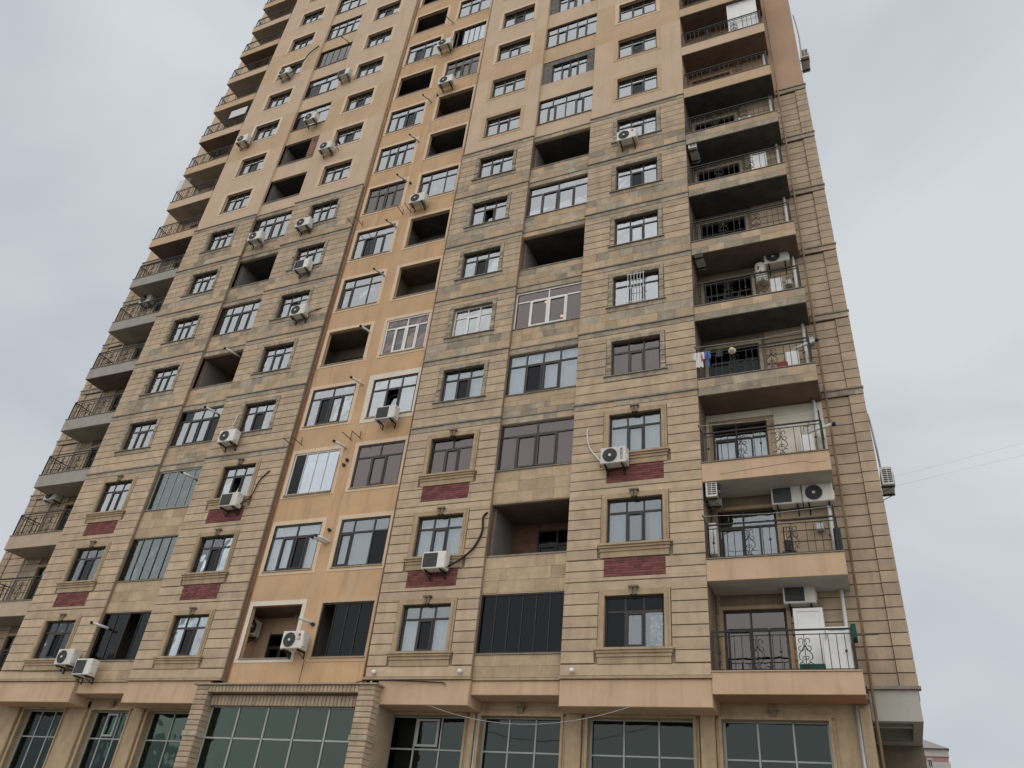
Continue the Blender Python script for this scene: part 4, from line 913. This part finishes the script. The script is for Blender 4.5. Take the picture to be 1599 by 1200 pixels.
# laundry
def garment(x, w, h, mat, label, name='shirt', cat='laundry', sleeves=True):
    zt = slab(4) + 1.0; t = thing(name, label, cat, (x, 0.0, zt - h))
    b = MB(); n = 6
    for sy, yy in ((0, -.005), (1, .11)):
        for i in range(n):
            a, c = x - w / 2 + w * i / n, x - w / 2 + w * (i + 1) / n; o1, o2 = .015 * math.sin(i * 1.7), .015 * math.sin((i + 1) * 1.7)
            zb = zt - h * (1 if sy == 0 else .6) + .03 * math.sin(i * 2.2)
            b.quad((a, yy + o1, zb), (c, yy + o2, zb), (c, yy + o2, zt + .03), (a, yy + o1, zt + .03))
    b.quad((x - w / 2, -.005, zt + .03), (x + w / 2, -.005, zt + .03), (x + w / 2, .11, zt + .03), (x - w / 2, .11, zt + .03)); b.build('body', mat, t)
    if sleeves:
        for s in (-1, 1): b = MB(); b.tube([(x + s * w * .45, .0, zt), (x + s * (w * .62), -.02, zt - h * .3), (x + s * w * .6, -.01, zt - h * .5)], [.05, .045, .04], 6); b.build('sleeve', mat, t)
garment(2.98, .24, .55, 'shirt', 'white shirt drying at the left end of the laundry balcony railing')
garment(3.10, .14, .35, 'red', 'dark red cloth between white and blue laundry', 'towel', sleeves=False)
garment(3.24, .11, .58, 'blue', 'long blue and white garment drying on the balcony railing', 'garment')
garment(3.62, .20, .25, 'tarp', 'small black cloth drying left of the cream hat', 'sock', sleeves=False)
t = thing('sun_hat', 'cream hat hung on the railing of the laundry balcony', 'hat', (4.02, -.03, slab(4) + .85)); b = MB(); b.tube([(4.02, .02, 9.27), (4.02, -.02, 9.27), (4.02, -.06, 9.27), (4.02, -.12, 9.27), (4.02, -.14, 9.27)], [.12, .12, .08, .07, .03], 14); b.build('crown', 'cream', t, smooth=True)
tag((lambda b: (b.rbox(5.30, 5.62, .3, .55, slab(4), slab(4) + .42, c=.05), b.build('shopping_bag', 'red'))[1])(MB()), 'red bag standing left of the boiler on the laundry balcony', 'bag')
cabinet(5.20, 5.78, .75, 1.12, slab(7), slab(7) + 1.75, 'white door leaf standing on the balcony with a side mounted unit', 1, 'stored_door', 'door')
cabinet(4.95, 5.42, .25, .5, slab(8), slab(8) + .48, 'white crate behind the railing of the topmost stone balcony', 1, 'storage_crate', 'crate')
cabinet(4.95, 6.22, .16, .22, slab(11) - 3 + .02, slab(11) - 3 + 2.35, 'large white sheet screening half of a high right balcony', 2, 'screen_panel', 'screen')
tag(box_part('panel_board', -25.9, -25.2, .5, .54, slab(8), slab(8) + .75, 'cement', None), 'pale board on a left balcony just below the plaster storeys', 'board')
tag(box_part('bed_sheet', -25.6, -24.3, .02, .05, slab(12) + 1.05, slab(12) + 1.75, 'shirt', None), 'white sheet hung on a high left balcony', 'sheet')
b = MB()
for i in range(9): b.tube([(-27.3 + i * .12, .02, slab(10) + .9), (-27.4 + i * .10, .0, slab(10) + 1.9)], .006, 4)
for i in range(7): b.tube([(-27.32, .02, slab(10) + .95 + i * .15), (-26.4, .02, slab(10) + .95 + i * .15)], .006, 4)
tag(b.build('wire_mesh', 'pipe_grey'), 'wire mesh fixed above the railing of a left balcony', 'wire mesh')
AL = dup(find('canopy, round fan'), (-13.25, 0.85, 1.22), 'air conditioner inside the white framed loggia, on its left wall', math.pi / 2)
# floodlights along the bottom ledge
f0 = thing('floodlight', 'small white dome lamp on the stone just above the green glass portal', 'lamp', (-7.15, -.05, -.58), 'dome lamps along the bottom ledge')
b = MB(); b.tube([(-7.15, .02, -.58), (-7.15, -.05, -.58), (-7.15, -.10, -.60)], [.03, .03, .05], 10); b.build('arm', 'pipe_grey', f0); b = MB(); b.tube([(-7.15, -.08, -.60), (-7.15, -.12, -.61), (-7.15, -.17, -.62)], [.075, .07, .03], 12); b.build('dome', 'white', f0, smooth=True)
dup(f0, (-4.25, -.05, -.58), 'small white dome lamp on the ledge left of the smoked bay window'); dup(f0, (-.85, -.05, -.58), 'small white dome lamp on the ledge right of the smoked bay window')
# cables across the sky
for i, (p, q) in enumerate((((7.62, 2.0, 5.25), (60, 2, 20.0)), ((7.62, 2.3, 5.1), (60, 2, 18.9)))):
    b = MB(); b.tube(hang(p, q, 1.2), .002, 5)
    tag(b.build('overhead_cable', 'pipe_grey', smooth=True), ('upper' if i == 0 else 'lower') + ' thin cable running to the right across the sky', 'cable', 'cables across the sky')
# ------------------------------------------------------------------ far building at the bottom right
F = thing('apartment_building', 'distant pink and white banded block showing at the bottom right corner', 'building', (5.0, 100.0, -G))
zs = [-G, -2.0, 1.0, 4.0, 5.2, 8.2, 9.2, 12.2, 13.0, 13.75, 14.4, 15.3]
for i in range(len(zs) - 1):
    p = i % 2 == 1; e = 0.0 if p else 0.12
    b = MB(); b.box(-6 - e, 14.2 + e, 100 - e, 116, zs[i], zs[i + 1]); b.build('wall', 'far_pink' if p else 'far_white', F)
b = MB(); b.box(9.6, 11.0, 99.0, 99.87, -G, 13.75); b.build('stair_bay', 'far_white', F)
b = MB(); x0, x1, y0, y1 = -6.4, 14.5, 99.5, 116.4
b.quad((x0, y0, 15.31), (x1, y0, 15.31), (9, 106, 18.6), (0, 106, 18.6)); b.quad((x1, y0, 15.31), (x1, y1, 15.31), (9, 108, 18.6), (9, 106, 18.6)); b.quad((x0, y1, 15.31), (x0, y0, 15.31), (0, 106, 18.6), (0, 108, 18.6)); b.quad((x1, y1, 15.31), (x0, y1, 15.31), (0, 108, 18.6), (9, 108, 18.6)); b.quad((0, 106, 18.6), (9, 106, 18.6), (9, 108, 18.6), (0, 108, 18.6)); b.quad((x0, y0, 15.305), (x0, y1, 15.305), (x1, y1, 15.305), (x1, y0, 15.305))
b.build('roof', 'far_roof', F)
for x in (11.8, 7.8, 3.8, -0.5):
    for z in (13.1, 10.0, 6.8):
        b = MB(); b.box(x, x + .5, 99.80, 99.95, z, z + 1.0); w = b.build('window', 'frame_white', F)
        b = MB(); b.box(x + .06, x + .22, 99.77, 99.80, z + .08, z + .92); b.box(x + .28, x + .44, 99.77, 99.80, z + .08, z + .92); b.build('pane', 'g_dark', w)
